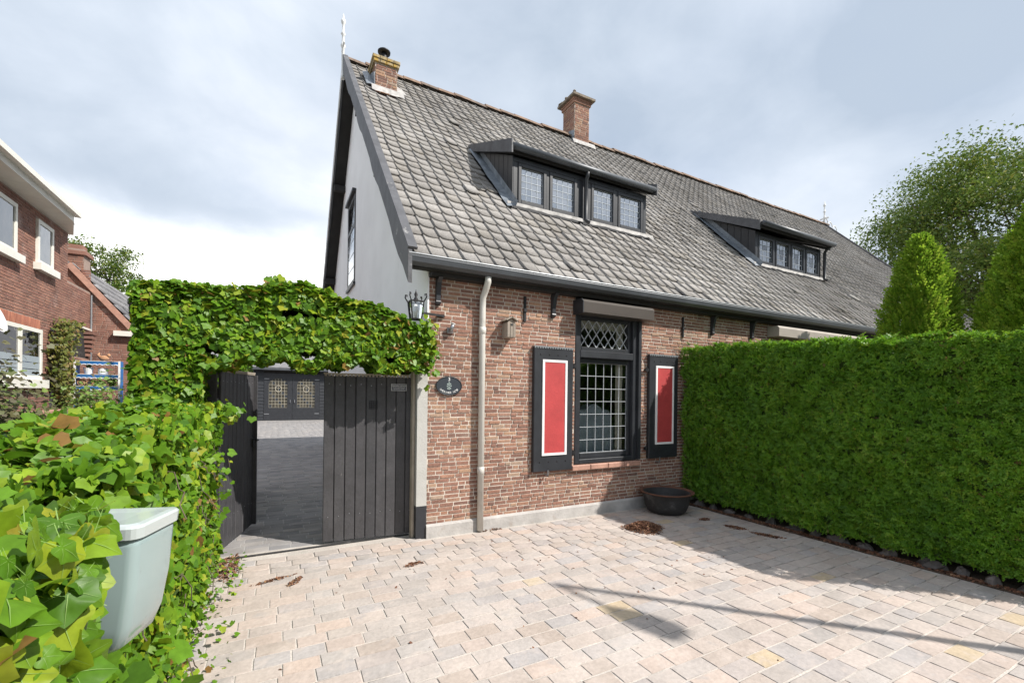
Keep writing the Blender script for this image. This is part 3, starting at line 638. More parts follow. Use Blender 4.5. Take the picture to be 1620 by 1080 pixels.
# dormers
def dormer(d, casement_x, nc, nr, glass, pipe_x, mats=None, fw=.055, ov=.06):
    x0, x1, yf, z0, z1, yb, zb = (d[k] for k in ('x0', 'x1', 'yf', 'z0', 'z1', 'yb', 'zb'))
    dm = P('dormer', m_black, cot, lambda b: (b.cbox(x0, x1, yf, yf + .10, z0 - .06, z0 + .045), b.cbox(x0, x1, yf, yf + .10, z1 - .075, z1), b.cbox(x0, x0 + .075, yf, yf + .10, z0 + .045, z1 - .075), b.cbox(x1 - .075, x1, yf, yf + .10, z0 + .045, z1 - .075),
                                              b.prism([(yf + .1, z0 - .06), (yf + .1, z1), (yb, zb)], x1 - .05, x1 - .01)))
    n = 9
    for i in range(n):
        ya, yc = yf + .004 + (yb - yf) * i / n, yf + (yb - yf) * (i + 1) / n - .006
        zt = lambda y: z1 + (zb - z1) * (y - yf) / (yb - yf)
        zl = lambda y: roof_z(y) - .03
        P('cheek_board', m_black, dm, lambda b: b.prism([(ya, zl(ya)), (yc, zl(yc)), (yc, zt(yc)), (ya, zt(ya))], x0 - .012, x0 + .03))
    t_ = .17
    P('dormer_roof', m_darkwood, dm, lambda b: b.prism([(yf - ov, z1 + .002), (yb + .25, zb + .10), (yb + .25, zb + .12), (yf - ov, z1 + t_ - .05)], x0 - .09, x1 + .09))
    P('side_fascia', m_verge, dm, lambda b: b.prism([(yf - .16, z1 - .045), (yb, zb - .02), (yb + .12, zb + .10), (yb + .1, zb + .15), (yf - .16, z1 + .16)], x0 - .115, x0 - .092))
    P('side_fascia', m_verge, dm, lambda b: b.prism([(yf - .16, z1 - .045), (yb, zb - .02), (yb + .12, zb + .10), (yb + .1, zb + .15), (yf - .16, z1 + .16)], x1 + .092, x1 + .115))
    P('dormer_gutter', m_gutter, dm, lambda b: b.tube([(x0 - .10, yf - ov - .05, z1 + .085), (x1 + .13, yf - ov - .05, z1 + .07)], .052, 10), True)
    P('dormer_downpipe', m_black, dm, lambda b: b.tube([(pipe_x, yf - ov - .05, z1 + .06), (pipe_x, yf - .09, z1 - .03), (pipe_x, yf - .06, z1 - .08), (pipe_x, yf - .06, z0 + .02), (pipe_x + .02, yf - .12, z0 - .035)], .034, 10), True)
    P('lead_flashing', m_lead, dm, lambda b: b.add([roof_pt(x0 + o_, v_, n_) for v_ in np.linspace((yf - EY) / CT - .1, (yb - EY) / CT + .05, 9) for (o_, n_) in ((-.145, .05 + U(-.008, .008)), (-.08, .07 + U(-.006, .006)), (-.013, .08), (-.013, .16))], [(k * 4 + i, k * 4 + i + 1, k * 4 + 5 + i, k * 4 + 4 + i) for k in range(8) for i in range(3)]))
    P('apron_fillet', m_mortar_fillet, dm, lambda b: b.add([roof_pt(x0 - .12 + (x1 - x0 + .24) * i / 30, (yf - EY) / CT - (.03 + U(-.025, .03)) if e == 0 else (yf - EY) / CT + .02, .055 + .03 * e) for e in (0, 1) for i in range(31)], [(i, i + 1, 32 + i, 31 + i) for i in range(30)]))
    for k, (a, c) in enumerate(casement_x):
        P('casement', m_black, dm, lambda b: (b.cbox(a, a + fw, yf - .012, yf + .06, z0 + .05, z1 - .08), b.cbox(c - fw, c, yf - .012, yf + .06, z0 + .05, z1 - .08), b.cbox(a + fw, c - fw, yf - .011, yf + .06, z0 + .05, z0 + .05 + fw * 1.2), b.cbox(a + fw, c - fw, yf - .011, yf + .06, z1 - .08 - fw, z1 - .08)))
        grid(dm, a + fw, c - fw, z0 + .05 + fw * 1.2, z1 - .08 - fw, yf + .03, nc, nr, glass, m_came_d, .007, .012, mats)
    # posts between the casements
    cs = sorted(casement_x); prev = x0 + .076
    for (a, c) in cs + [(x1 - .076, None)]:
        if a - prev > .004: P('post', m_black, dm, lambda b: b.cbox(prev + .001, a - .001, yf + .002, yf + .09, z0 + .046, z1 - .076))
        prev = c
    return dm
dormer(D1, [(3.235, 3.74), (3.80, 4.33), (4.62, 5.14), (5.20, 5.775)], 4, 5, m_glass_d, 4.47)
m_gred = glass_mat('stained_red', (.5, .08, .06), 1.0, .12); m_ggrn = glass_mat('stained_green', (.2, .42, .2), 1.0, .12); m_gclr = glass_mat('stained_clear', (.75, .8, .78), 1.0, .28)
dormer(D2, [(9.03, 9.58), (9.64, 10.16), (10.22, 10.74), (10.80, 11.33)], 3, 4, m_gclr, 11.47, mats=lambda i, j: m_gred if (j == 2 and i == 1) else (m_ggrn if (j == 1 and i == 1 and random.random() < .5) else m_gclr), fw=.05, ov=.18)
# chimneys
def chimney(x0, x1, y0, y1, z0, z1, cap, pitch=.055):
    ch = P('chimney', m_mortar, cot, lambda b: b.box(x0, x1, y0, y1, z0, z1))
    allM = []; allL = []
    for (u0, u1, org, ua, na) in ((x0, x1, (0, y0, 0), (1, 0, 0), (0, -1, 0)), (y0, y1, (x0, 0, 0), (0, 1, 0), (-1, 0, 0)), (y0, y1, (x1, 0, 0), (0, 1, 0), (1, 0, 0))):
        Ms, Ls = brick_mats(brick_layout(u0 + .001, u1 - .001, z0, z1 - .005, [], .19, pitch, .010, .3), org, ua, na, .006)
        allM.append(Ms); allL.append(Ls)
    pieces('chimney_brick', BT, BF, np.concatenate(allM), np.concatenate(allL), m_brick, ch, keep=0, rest_name='chimney_brickwork')
    cap(ch); return ch
m_lichen = M('lichen_stone', (.33, .26, .15), .95, noise=(12, .4), bump=(25, .7), stain=(9, (.48, .30, .05), .48, .62, .85), stain2=(15, (.12, .12, .09), .58, .7, .6))
m_capstone = M('weathered_cap', (.20, .165, .13), .95, noise=(12, .4), bump=(25, .7), stain=(9, (.33, .27, .12), .56, .68, .6))
def cap1(ch):
    x0, x1, y0, y1, z = 1.65, 2.09, 8.86, 9.42, 7.99
    for (a, c, e) in ((z, z + .06, .03), (z + .062, z + .125, .045)):
        n = 4
        for i in range(n): P('cap_stone', m_lichen, ch, lambda b: b.cbox(x0 - e + (x1 - x0 + 2 * e) * i / n, x0 - e + (x1 - x0 + 2 * e) * (i + 1) / n - .006, y0 - e, y1 + e, a, c, .008))
    P('flue_cowl', m_iron, ch, lambda b: b.lathe([(.13, .12), (.125, .14), (.065, .27), (.06, .33), (.055, .40), (.0, .40)], (1.87, 9.1, z), 16), True)
    P('cowl_cap', m_iron, ch, lambda b: b.lathe([(.0, .40), (.12, .39), (.125, .42), (.06, .47), (.0, .48)], (1.87, 9.1, z), 16), True)
    P('lead_apron', m_lead, ch, lambda b: (b.add([roof_pt(x, v, n) for (x, v, n) in ((1.50, 6.15, .07), (1.50, 6.95, .07), (1.645, 6.15, .09), (1.645, 6.95, .12))], [(0, 2, 3, 1)]), b.add([(1.642, y0 - .004, 7.3), (1.642, y0 + .4, 7.75), (1.642, y0 + .4, 8.0), (1.642, y0 - .004, 7.8)], [(0, 3, 2, 1)]), b.box(1.638, 1.648, y0 - .012, y0 - .008, 7.35, 7.78)))
    P('mortar_fillet', m_mortar_fillet, ch, lambda b: b.add([roof_pt(1.58 + .62 * i / 12, (y0 - EY) / CT - (.14 + U(-.03, .03)) if e == 0 else (y0 - EY) / CT + .03, .05 + .05 * e) for e in (0, 1) for i in range(13)] + [roof_pt(x, v, .085) for (x, v) in ((2.09, 6.1), (2.26, 6.1), (2.22, 6.5), (2.09, 6.6))], [(i, i + 1, 14 + i, 13 + i) for i in range(12)] + [(26, 27, 28, 29)]))
chimney(1.66, 2.08, 8.87, 9.41, 7.2, 7.99, cap1)
def cap2(ch):
    x0, x1, y0, y1 = 6.98, 7.46, 9.72, 10.25
    P('corbel', m_brick, ch, lambda b: (b.box(x0 - .035, x1 + .035, y0 - .035, y1 + .035, 9.40, 9.47), b.box(x0 - .05, x1 + .05, y0 - .05, y1 + .05, 9.472, 9.53)))
    P('cap_slab', m_capstone, ch, lambda b: b.box(x0 - .12, x1 + .12, y0 - .12, y1 + .12, 9.53, 9.59))
    P('cap_rubble', m_capstone, ch, lambda b: [b.blob((x0 + U(-.1, .58), y0 + U(-.1, .6), 9.61), U(.04, .08), U(.04, .08), U(.02, .05), 6, 4) for k in range(22)])
    P('lead_apron', m_lead, ch, lambda b: b.add([(x0 - .008, y0 - .01, 8.35), (x0 - .008, y0 + .25, 8.45), (x0 - .008, y0 + .25, 8.75), (x0 - .008, y0 - .01, 8.66)], [(0, 3, 2, 1)]))
    P('mortar_fillet', m_mortar_fillet, ch, lambda b: b.add([roof_pt(x0 - .1 + (x1 - x0 + .25) * i / 12, (y0 - EY) / CT - (.14 + U(-.03, .03)) if e == 0 else (y0 - EY) / CT + .02, .05 + .05 * e) for e in (0, 1) for i in range(13)], [(i, i + 1, 14 + i, 13 + i) for i in range(12)]))
chimney(6.98, 7.46, 9.72, 10.25, 8.0, 9.40, cap2, .06)

# ------------------------------------------------------------------ garden gate
def gate_leaf(p, q, h, n, label, sloped=0.0):
    p = Vector(p); q = Vector(q); d = (q - p); w = d.length; d.normalize(); nn = Vector((d.y, -d.x, 0))   # nn: outer side
    t = thing('gate_leaf', label, 'gate', (p.x, p.y, 0), 'leaves of the garden gate')
    for i in range(n):
        a = w * i / n + .003; c = w * (i + 1) / n - .003; e = U(-.002, .002); ch = .006
        prof = [(a, .012 + e), (c, .012 + e), (c, -.010 + e + ch), (c - ch, -.010 + e), (a + ch, -.010 + e), (a, -.010 + e + ch)]
        zb, zt = .03 + U(0, .006), h + U(-.004, .004)
        def f(b):
            V = [Vector((p.x, p.y, z)) + d * u - nn * v for z in (zb, zt) for u, v in prof]
            b.add(V, [(5, 4, 3, 2, 1, 0), (6, 7, 8, 9, 10, 11)] + [(k, (k + 1) % 6, 6 + (k + 1) % 6, 6 + k) for k in range(6)])
        P('plank', m_gate, t, f)
    for z in (.25, .95, h - .22):
        P('rail', m_gate, t, lambda b: b.obox(Vector((p.x, p.y, z)) + d * (w / 2) - nn * .032, d * (w / 2 - .01), nn * .019, Vector((0, 0, .05))))
    P('backing', m_gate, t, lambda b: b.obox(Vector((p.x, p.y, h / 2 + .02)) + d * (w / 2) - nn * .0128, d * (w / 2 - .004), nn * .0006, Vector((0, 0, h / 2 - .03))))  # thin sheet added to stop light coming through between the planks
    P('top_strip', m_postwood, t, lambda b: (b.obox(Vector((p.x, p.y, h + .014)) + d * (w / 2) - nn * .008, d * (w / 2 + .004), nn * .032, Vector((0, 0, .007))), [b.obox(Vector((p.x, p.y, h - .002)) + d * (w * (k + .5) / 26) + nn * .0225, d * (w / 90), nn * .0015, Vector((0, 0, .010))) for k in range(26)]))
    for k in range(n):
        for z in (h - .10, .30):
            P('nail', m_metalgrey, t, lambda b: b.obox(Vector((p.x, p.y, z + U(-.012, .012))) + d * (w * (k + .5) / n) + nn * .0115, d * .004, nn * .0015, Vector((0, 0, .004))))
    return t, d, nn, w
RG0, RG1 = (.46, 5.05), (1.41, 4.965)
gr, gd, gn, gwid = gate_leaf((*RG0, 0), (*RG1, 0), 1.785, 9, 'closed black plank gate leaf with a small warning sign')
base = Vector((RG0[0], RG0[1], 0))
P('spy_grille', m_iron, gr, lambda b: ([b.obox(base + gd * (.46 + .02 * k) + gn * .014 + Vector((0, 0, 1.47)), gd * .003, gn * .003, Vector((0, 0, .045))) for k in range(5)], [b.obox(base + gd * .50 + gn * .0155 + Vector((0, 0, 1.43 + .02 * k)), gd * .045, gn * .003, Vector((0, 0, .003))) for k in range(5)]))
gl, ld, ln, lw = gate_leaf((-.47, 5.20, 0), (-.22, 6.10, 0), 1.80, 9, 'open black plank gate leaf swung in beside the ivy column')
lend = Vector((-.22, 6.10, 0)); lb = Vector((-.47, 5.2, 0))
P('latch', m_iron, gl, lambda b: (b.obox(lend + ld * -.03 + ln * .02 + Vector((0, 0, 1.0)), ld * .03, ln * .012, Vector((0, 0, .05))), b.tube([lend + ld * -.03 + ln * .03 + Vector((0, 0, 1.03)), lend + ld * -.03 + ln * .075 + Vector((0, 0, 1.03)), lend + ld * -.10 + ln * .08 + Vector((0, 0, 1.03))], .009, 8)))
P('stile', m_gate, gl, lambda b: b.obox(lend + ld * .012 + Vector((0, 0, .91)), ld * .012, ln * .045, Vector((0, 0, .88))))
gs = thing('gate_sign', 'small grey no-entry plate screwed to the gate planks', 'sign', tuple(base + gd * .77 + gn * .012 + Vector((0, 0, 1.665))))
rot = Matrix((( gd.x, 0, gn.x, 0), (gd.y, 0, gn.y, 0), (0, 1, 0, 0), (0, 0, 0, 1)))
sc = base + gd * .77 + gn * .013 + Vector((0, 0, 1.665))
P('plate', m_signplate, gs, lambda b: b.obox(sc, gd * .083, gn * .002, Vector((0, 0, .037))))
P('plate_rim', m_letter, gs, lambda b: [b.obox(sc + o_ + gn * .0025, a_, gn * .001, c_) for (o_, a_, c_) in ((Vector((0, 0, .0355)), gd * .083, Vector((0, 0, .0015))), (Vector((0, 0, -.0355)), gd * .083, Vector((0, 0, .0015))), (gd * .0815, gd * .0015, Vector((0, 0, .034))), (gd * -.0815, gd * .0015, Vector((0, 0, .034))))])
for body, size, dz in (('VERBODEN TOEGANG', .0165, .017), ('VOOR ONBEVOEGDEN', .0125, -.003), ('ART. 461 WETB. V. STRAFR.', .0095, -.020)):
    me = text_mesh(body, size); o = link('lettering', me, m_letter, gs); o.matrix_basis = Matrix.Translation(sc + gn * .0035 + Vector((0, 0, dz))) @ rot
tag(P('gate_post', m_postwood, None, lambda b: b.cbox(1.352, 1.382, 4.855, 4.935, -.05, 1.90)), 'bare wooden gate post standing against the grey corner pier', 'post')
tag(P('gate_post', m_gate, None, lambda b: b.cbox(-.58, -.49, 5.15, 5.24, -.06, 1.86)), 'black gate post wrapped in ivy beside the open leaf', 'post')

# ------------------------------------------------------------------ ivy
lobes = [(0, -.06), (.22, -.22), (.43, -.12), (.45, .07), (.50, .27), (.29, .40), (.0, .70), (-.29, .40), (-.50, .27), (-.45, .07), (-.43, -.12), (-.22, -.22)]
IV_V = [(0, .16, -.015)] + [(x, y, -.10 * abs(x) - .10 * max(y, 0) ** 2 + (.05 if i % 2 else 0)) for i, (x, y) in enumerate(lobes)]
IV_F = [(0, i + 1, (i + 1) % 12 + 1) for i in range(12)]
# finer leaf for the ones close enough to show their veins
def hi_leaf():
    pts = [(0, -.05), (.10, -.17), (.22, -.225), (.35, -.20), (.44, -.11), (.455, -.02), (.45, .06), (.49, .15), (.515, .25), (.45, .32), (.37, .36), (.30, .41), (.22, .50), (.12, .62), (0, .72)]
    out = pts + [(-x, y) for x, y in pts[-2:0:-1]]; n = len(out)
    zf = lambda x, y: .16 * abs(x) - .55 * x * x - .24 * max(y, 0) ** 2 + .05 * math.cos(x * 13) * (.25 + abs(x)) + .03 * math.sin(y * 9 + x * 4) - .03
    V = [(0, .14, 0)]; F = []
    for k in (.5, 1.0): V += [(x * k, .14 + (y - .14) * k, zf(x * k, .14 + (y - .14) * k) + .03) for x, y in out]
    F += [(0, 1 + i, 1 + (i + 1) % n) for i in range(n)]
    F += [(1 + i, n + 1 + i, n + 1 + (i + 1) % n) for i in range(n)] + [(1 + i, n + 1 + (i + 1) % n, 1 + (i + 1) % n) for i in range(n)]
    nb = len(F)
    for (x, y, w) in ((0, .70, .009), (.47, .25, .007), (-.47, .25, .007), (.36, -.12, .006), (-.36, -.12, .006)):
        d = Vector((x, y, 0)).normalized(); s_ = Vector((-d.y, d.x, 0)); b0 = len(V)
        for k, wk in ((0.0, 1.0), (.5, .7), (1.0, .15)):
            for sg in (-1, 1): q = Vector((x * k, y * k, 0)) + s_ * (w * wk * sg); V.append((q.x, q.y, (zf(q.x, q.y) + .03 if k else 0) + .012))
        F += [(b0, b0 + 1, b0 + 3), (b0, b0 + 3, b0 + 2), (b0 + 2, b0 + 3, b0 + 5), (b0 + 2, b0 + 5, b0 + 4)]
    b0 = len(V); V += [(-.012, -.05, 0), (.012, -.05, 0), (.01, -.55, -.16), (-.01, -.55, -.16)]; F += [(b0, b0 + 1, b0 + 2), (b0, b0 + 2, b0 + 3)]
    me = np_mesh('ivy_leaf', V, F); me.materials.append(m_ivy); me.materials.append(m_vein)
    for i, pg in enumerate(me.polygons):
        pg.use_smooth = i < nb
        if i >= nb: pg.material_index = 1
    return me
m_vein = M('ivy_vein', (.24, .38, .10), .5, transl=.3)
HI_LEAF = hi_leaf()
def leaf_frames(Nn, tip_dn=.8, spread=.55, lift=.35):
    N = len(Nn)
    n = nrm(Nn + np.array([.12, -.12, lift]) + rng.normal(0, spread, (N, 3)))
    t = np.array([0, 0, -1.0]) * tip_dn + Nn * .45 + rng.normal(0, .55, (N, 3)); t = nrm(t - n * (t * n).sum(1, keepdims=True))
    return np.stack([np.cross(t, n), t, n], axis=2)
def face_pts(x0, x1, y0, y1, z0, z1, face, dens):
    dims = {'x': ((y1 - y0), (z1 - z0)), 'y': ((x1 - x0), (z1 - z0)), 'z': ((x1 - x0), (y1 - y0))}[face[0]]
    N = int(dims[0] * dims[1] * dens); r = rng.random((N, 3)); p = np.array([x0, y0, z0]) + r * np.array([x1 - x0, y1 - y0, z1 - z0])
    k = 'xyz'.index(face[0]); p[:, k] = (x1, y1, z1)[k] if face[1] == '+' else (x0, y0, z0)[k]
    n = np.zeros((N, 3)); n[:, k] = 1 if face[1] == '+' else -1
    return p, n
def wob(p, f, a):  # smooth pseudo noise in -a..a
    return a * (np.sin(p[:, 0] * f + 1.3 * p[:, 2] * f + 1) + np.sin(p[:, 1] * f * 1.27 + p[:, 2] * f * .8 + 2.1) + np.sin((p[:, 0] + p[:, 1] - p[:, 2]) * f * 1.9)) / 3
def ivy(spec, dens, depth, seed_a=.05):
    Ps = []; Ns = []
    for (bx, faces) in spec:
        for fc in faces:
            p, n = face_pts(*bx, fc, dens); p = p + n * (wob(p, 6, seed_a) - rng.random((len(p), 1))[:, 0] ** 1.6 * depth)[:, None]
            Ps.append(p); Ns.append(n)
    return np.concatenate(Ps), np.concatenate(Ns)
def grow(name, label, P_, N_, size, core, loc, keep=300, mat=None, spread=.55, cat='ivy', piece='leaf'):
    t = thing(name, label, cat, loc)
    Fm = leaf_frames(N_, spread=spread) * size[:, None, None]
    pieces(piece, IV_V, IV_F, Fm, P_, mat or m_ivy, t, keep=keep, rest_name='foliage', solo_me=HI_LEAF if keep else None)
    if core: P('stems', m_ivy_core, t, core)
    return t
# arch over the gate
arch = [((-1.02, 1.42, 4.62, 5.28, 1.87, 2.545), ('y-', 'z+', 'z-', 'x-', 'x+', 'y+')), ((-1.02, -.56, 4.62, 5.25, 1.35, 1.95), ('y-', 'x-', 'x+'))]
p, n = ivy(arch, 3000, .11, .03)
p[:, 2] += np.where(p[:, 2] > 2.3, .05 * np.sin(p[:, 0] * 3.1 + 1.0) + .03 * np.sin(p[:, 0] * 7), 0)
p[:, 2] -= np.where(p[:, 2] > 2.2, .19 * np.clip((p[:, 0] - .85) / .55, 0, 1), 0)
low = p[:, 2] < 2.0; p[low, 2] += (.06 * np.sin(p[low, 0] * 8 + 2) + .05 * np.sin(p[low, 0] * 17))
ok = ~((p[:, 2] < 1.82) & (p[:, 0] > -.50)); p, n = p[ok], n[ok]
# sprigs reaching over the brick corner and standing up from the top
ex = np.concatenate([np.array([1.45, 4.66, 2.12]) + rng.normal(0, 1, (240, 3)) * np.array([.05, .05, .14]), np.array([.02, 4.8, 2.64]) + rng.normal(0, 1, (26, 3)) * np.array([.07, .05, .035])])
p = np.concatenate([p, ex]); n = np.concatenate([n, np.tile([.3, -.9, .2], (len(ex), 1))])
size = .078 * (.45 + .8 * rng.random(len(p)) ** 1.3)
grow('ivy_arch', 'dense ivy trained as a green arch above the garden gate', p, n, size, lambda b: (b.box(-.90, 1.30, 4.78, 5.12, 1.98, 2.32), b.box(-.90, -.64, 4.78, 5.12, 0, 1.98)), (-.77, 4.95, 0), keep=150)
# column of ivy in the courtyard, behind the open leaf
p, n = ivy([((-.62, -.34, 6.3, 8.4, .25, 2.4), ('x+', 'y-', 'z+'))], 900, .1)
grow('courtyard_ivy', 'narrow ivy screen inside the courtyard behind the open leaf', p, n, .065 * (.6 + .6 * rng.random(len(p))), lambda b: b.box(-.56, -.46, 6.4, 8.3, 0, 2.3), (-.5, 7.3, 0), keep=0)
# long hedge on the left of the drive
def hx(y):   # drive-side face of the hedge
    return np.interp(y, [.3, .9, 1.25, 1.42, 1.55, 1.80, 1.95, 2.2, 3.2, 5.0], [-.345, -.345, -.345, -.40, -.60, -.60, -.50, -.47, -.45, -.47])
def hz(y): return np.interp(y, [.3, .9, 1.3, 1.7, 2.4, 3.5, 5.0], [1.33, 1.35, 1.34, 1.34, 1.42, 1.49, 1.50])
Ps, Ns = [], []
for lo, hi, de in ((.35, 1.5, 1900), (1.5, 5.05, 1900)):
    N = int((hi - lo) * 1.5 * de); y = rng.uniform(lo, hi, N); z = rng.random(N) ** .9 * hz(y)
    p = np.stack([hx(y), y, z], 1); nn_ = np.tile([1.0, 0, 0], (N, 1)); nn_[:, 1] = -.25
    flare = np.clip((.35 - z) / .35, 0, 1) * .05
    p[:, 0] += wob(p, 5, .045) - rng.random(N) ** 1.6 * .16 + flare; Ps.append(p); Ns.append(nn_)
    N = int((hi - lo) * .75 * de); y = rng.uniform(lo, hi, N); f_ = rng.random(N); x = hx(y) + (-1.12 - hx(y)) * f_
    p = np.stack([x, y, hz(y) - .05 * np.abs(f_ * 2 - 1) ** 3], 1); p[:, 2] += wob(p, 5.5, .075) + wob(p, 2.3, .05) - .05 * np.abs(f_ * 2 - 1) ** 2 - rng.random(N) ** 1.6 * .15; Ps.append(p); Ns.append(np.tile([.15, -.1, 1.0], (N, 1)))
N = 1500; y = rng.uniform(.35, 5, N); p = np.stack([np.full(N, -1.12), y, rng.random(N) * hz(y)], 1); Ps.append(p); Ns.append(np.tile([-1.0, 0, 0], (N, 1)))
# runners spilling over the paving and sprigs by the gate
N = 260; y = rng.uniform(1.5, 5.0, N); p = np.stack([-.42 + rng.random(N) ** 2.2 * .22, y, .015 + rng.random(N) * .12], 1); Ps.append(p); Ns.append(np.tile([.3, -.2, .9], (N, 1)))
for (ax, ay, az, cnt, sx, sz) in ((-.36, 4.55, 1.42, 60, .07, .06), (-.25, 2.35, .10, 40, .07, .07), (-.30, 2.0, .25, 40, .06, .12), (-.36, 1.75, .55, 40, .05, .14), (-.38, 4.3, .9, 40, .04, .2)):
    p = np.array([ax, ay, az]) + rng.normal(0, 1, (cnt, 3)) * np.array([sx, .12, sz]); Ps.append(p); Ns.append(np.tile([.7, -.4, .5], (cnt, 1)))
p = np.concatenate(Ps); n = np.concatenate(Ns)
# nothing grows through the cistern or into the lens
ok = ~((p[:, 0] > -.60) & (p[:, 1] > 1.47) & (p[:, 1] < 1.86) & (p[:, 2] > .80) & (p[:, 2] < 1.36)) & (np.linalg.norm(p - CAMP, axis=1) > .52) & (p[:, 2] > .005)
p, n = p[ok], n[ok]
size = np.where(p[:, 1] < 1.5, .080, np.where(p[:, 1] < 2.6, .075, .068)) * (.45 + .85 * rng.random(len(p)) ** 1.2)
size[p[:, 2] < .14] *= .55
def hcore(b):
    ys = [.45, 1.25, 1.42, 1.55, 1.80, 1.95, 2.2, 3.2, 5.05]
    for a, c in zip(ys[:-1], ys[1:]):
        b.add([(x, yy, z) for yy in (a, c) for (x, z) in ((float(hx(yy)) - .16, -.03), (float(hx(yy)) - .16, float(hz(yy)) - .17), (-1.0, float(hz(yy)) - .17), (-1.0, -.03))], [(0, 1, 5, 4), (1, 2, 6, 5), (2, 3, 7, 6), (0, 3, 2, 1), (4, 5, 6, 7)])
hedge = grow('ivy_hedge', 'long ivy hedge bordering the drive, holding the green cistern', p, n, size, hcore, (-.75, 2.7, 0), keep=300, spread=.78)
# thin runners
for k in range(34):
    def runner(b):
        y0 = U(1.3, 4.9); x0 = float(hx(y0)) - .04; z0 = U(.1, 1.3); pts = [Vector((x0, y0, z0))]
        for s_ in range(7): pts.append(pts[-1] + Vector((U(-.01, .045), U(-.07, .05), U(-.09, .03))))
        b.tube([(q.x, q.y, max(q.z, .01)) for q in pts], .003, 5)
    P('runner', m_bark, hedge, runner)

# ------------------------------------------------------------------ ceramic cistern in the hedge
cis = thing('toilet_cistern', 'pale green ceramic cistern with lid set in the ivy hedge', 'cistern', (-.41, 1.70, .86))
ca = math.radians(-17); cxa = Vector((math.cos(ca), math.sin(ca), 0)); cya = Vector((-math.sin(ca), math.cos(ca), 0)); co = Vector((-.447, 1.695, -.03))
def rrect(w, d, r, n=4):
    pts = []
    for (sx, sy, a0) in ((1, -1, -90), (1, 1, 0), (-1, 1, 90), (-1, -1, 180)):
        for k in range(n + 1):
            t = math.radians(a0 + 90 * k / n); pts.append((sx * (w - r) + r * math.cos(t), sy * (d - r) + r * math.sin(t)))
    return pts
def loft(b, secs):
    n = None; V = []
    for (z, w, d, r, ox, oy) in secs:
        ring = rrect(w, d, r); n = len(ring)
        for (x, y) in ring: q = co + cxa * (x + ox) + cya * (y + oy); V.append((q.x, q.y, z - .03))
    F = [(i * n + k, i * n + (k + 1) % n, (i + 1) * n + (k + 1) % n, (i + 1) * n + k) for i in range(len(secs) - 1) for k in range(n)]
    F += [tuple(range(n - 1, -1, -1)), tuple(range((len(secs) - 1) * n, len(secs) * n))]
    b.add(V, F)
P('tank', m_ceramic, cis, lambda b: loft(b, [(.886, .075, .045, .03, -.02, .02), (.896, .100, .07, .024, -.016, .012), (.918, .120, .085, .026, -.010, .004), (.975, .135, .094, .026, -.004, 0), (1.08, .147, .099, .026, 0, 0), (1.20, .156, .102, .026, 0, 0), (1.222, .156, .102, .026, 0, 0)]), True)
P('lid', m_ceramic_lid, cis, lambda b: loft(b, [(1.2225, .157, .103, .04, 0, 0), (1.224, .165, .111, .03, 0, 0), (1.254, .168, .114, .03, 0, 0), (1.261, .163, .109, .028, 0, 0), (1.263, .148, .094, .025, 0, 0), (1.261, .09, .05, .02, 0, 0)]))
P('button_hole', m_castiron, cis, lambda b: b.lathe([(.016, 0), (.0, .001)], tuple(co + Vector((0, 0, 1.264))), 14))
P('bracket', m_iron, cis, lambda b: (b.obox(co - cxa * .25 + Vector((0, 0, 1.02)), cxa * .115, cya * .02, Vector((0, 0, .012))), b.obox(co - cxa * .25 + Vector((0, 0, 1.16)), cxa * .10, cya * .02, Vector((0, 0, .012)))))

# ------------------------------------------------------------------ things on the cottage front
bh = thing('birdhouse', 'weathered wooden bird box hanging between downpipe and red shutter', 'birdhouse', (2.47, YW, 2.28))
bx0, bx1, by0, by1 = 2.41, 2.525, YW - .145, YW - .012
P('box', m_oldwood, bh, lambda b: (b.prism([(bx0, 2.275), (bx1, 2.275), (bx1, 2.44), ((bx0 + bx1) / 2, 2.505), (bx0, 2.44)], by0, by1, 'y')))
for k in range(3): P('front_board', m_oldwood, bh, lambda b: b.cbox(bx0 + .001 + k * .038, bx0 + .036 + k * .038, by0 - .010 - .002 * (k % 2), by0 - .001, 2.272 + U(0, .006), 2.445, .003))
for s_ in (-1, 1): P('roof_board', m_oldwood, bh, lambda b: b.bar(((bx0 + bx1) / 2 + s_ * .035, by0 - .03, 2.497), ((bx0 + bx1) / 2 + s_ * .035, by1, 2.497), .092, .012, (s_ * .5, 0, .87)))
P('entry_hole', m_castiron, bh, lambda b: b.lathe([(.016, 0), (0, .001)], (0, 0, 0), 14)).matrix_basis = Matrix.Translation(((bx0 + bx1) / 2, by0 - .014, 2.425)) @ Matrix.Rotation(math.pi / 2, 4, 'X')
os_ = thing('house_sign', 'oval black house-name sign with white number and lettering', 'sign', (1.745, YW, 1.69))
def ell(b, a, c, y0, y1, n=36): b.prism([(1.745 + a * math.cos(2 * math.pi * k / n), 1.69 + c * math.sin(2 * math.pi * k / n)) for k in range(n)], y0, y1, 'y')
P('plate', m_sign, os_, lambda b: ell(b, .152, .105, YW - .022, YW - .006))
P('raised_rim', m_black, os_, lambda b: b.tube([(1.745 + .150 * math.cos(2 * math.pi * k / 36), YW - .022, 1.69 + .103 * math.sin(2 * math.pi * k / 36)) for k in range(37)], .006, 6, False), True)
def put(body, size, x, z, r=0):
    me = text_mesh(body, size); o = link('lettering', me, m_letter, os_); o.matrix_basis = Matrix.Translation((x, YW - .024, z)) @ Matrix.Rotation(math.pi / 2, 4, 'X') @ Matrix.Rotation(r, 4, 'Z')
put('3', .055, 1.745, 1.764)
txt = 'OMERINGE HOME'
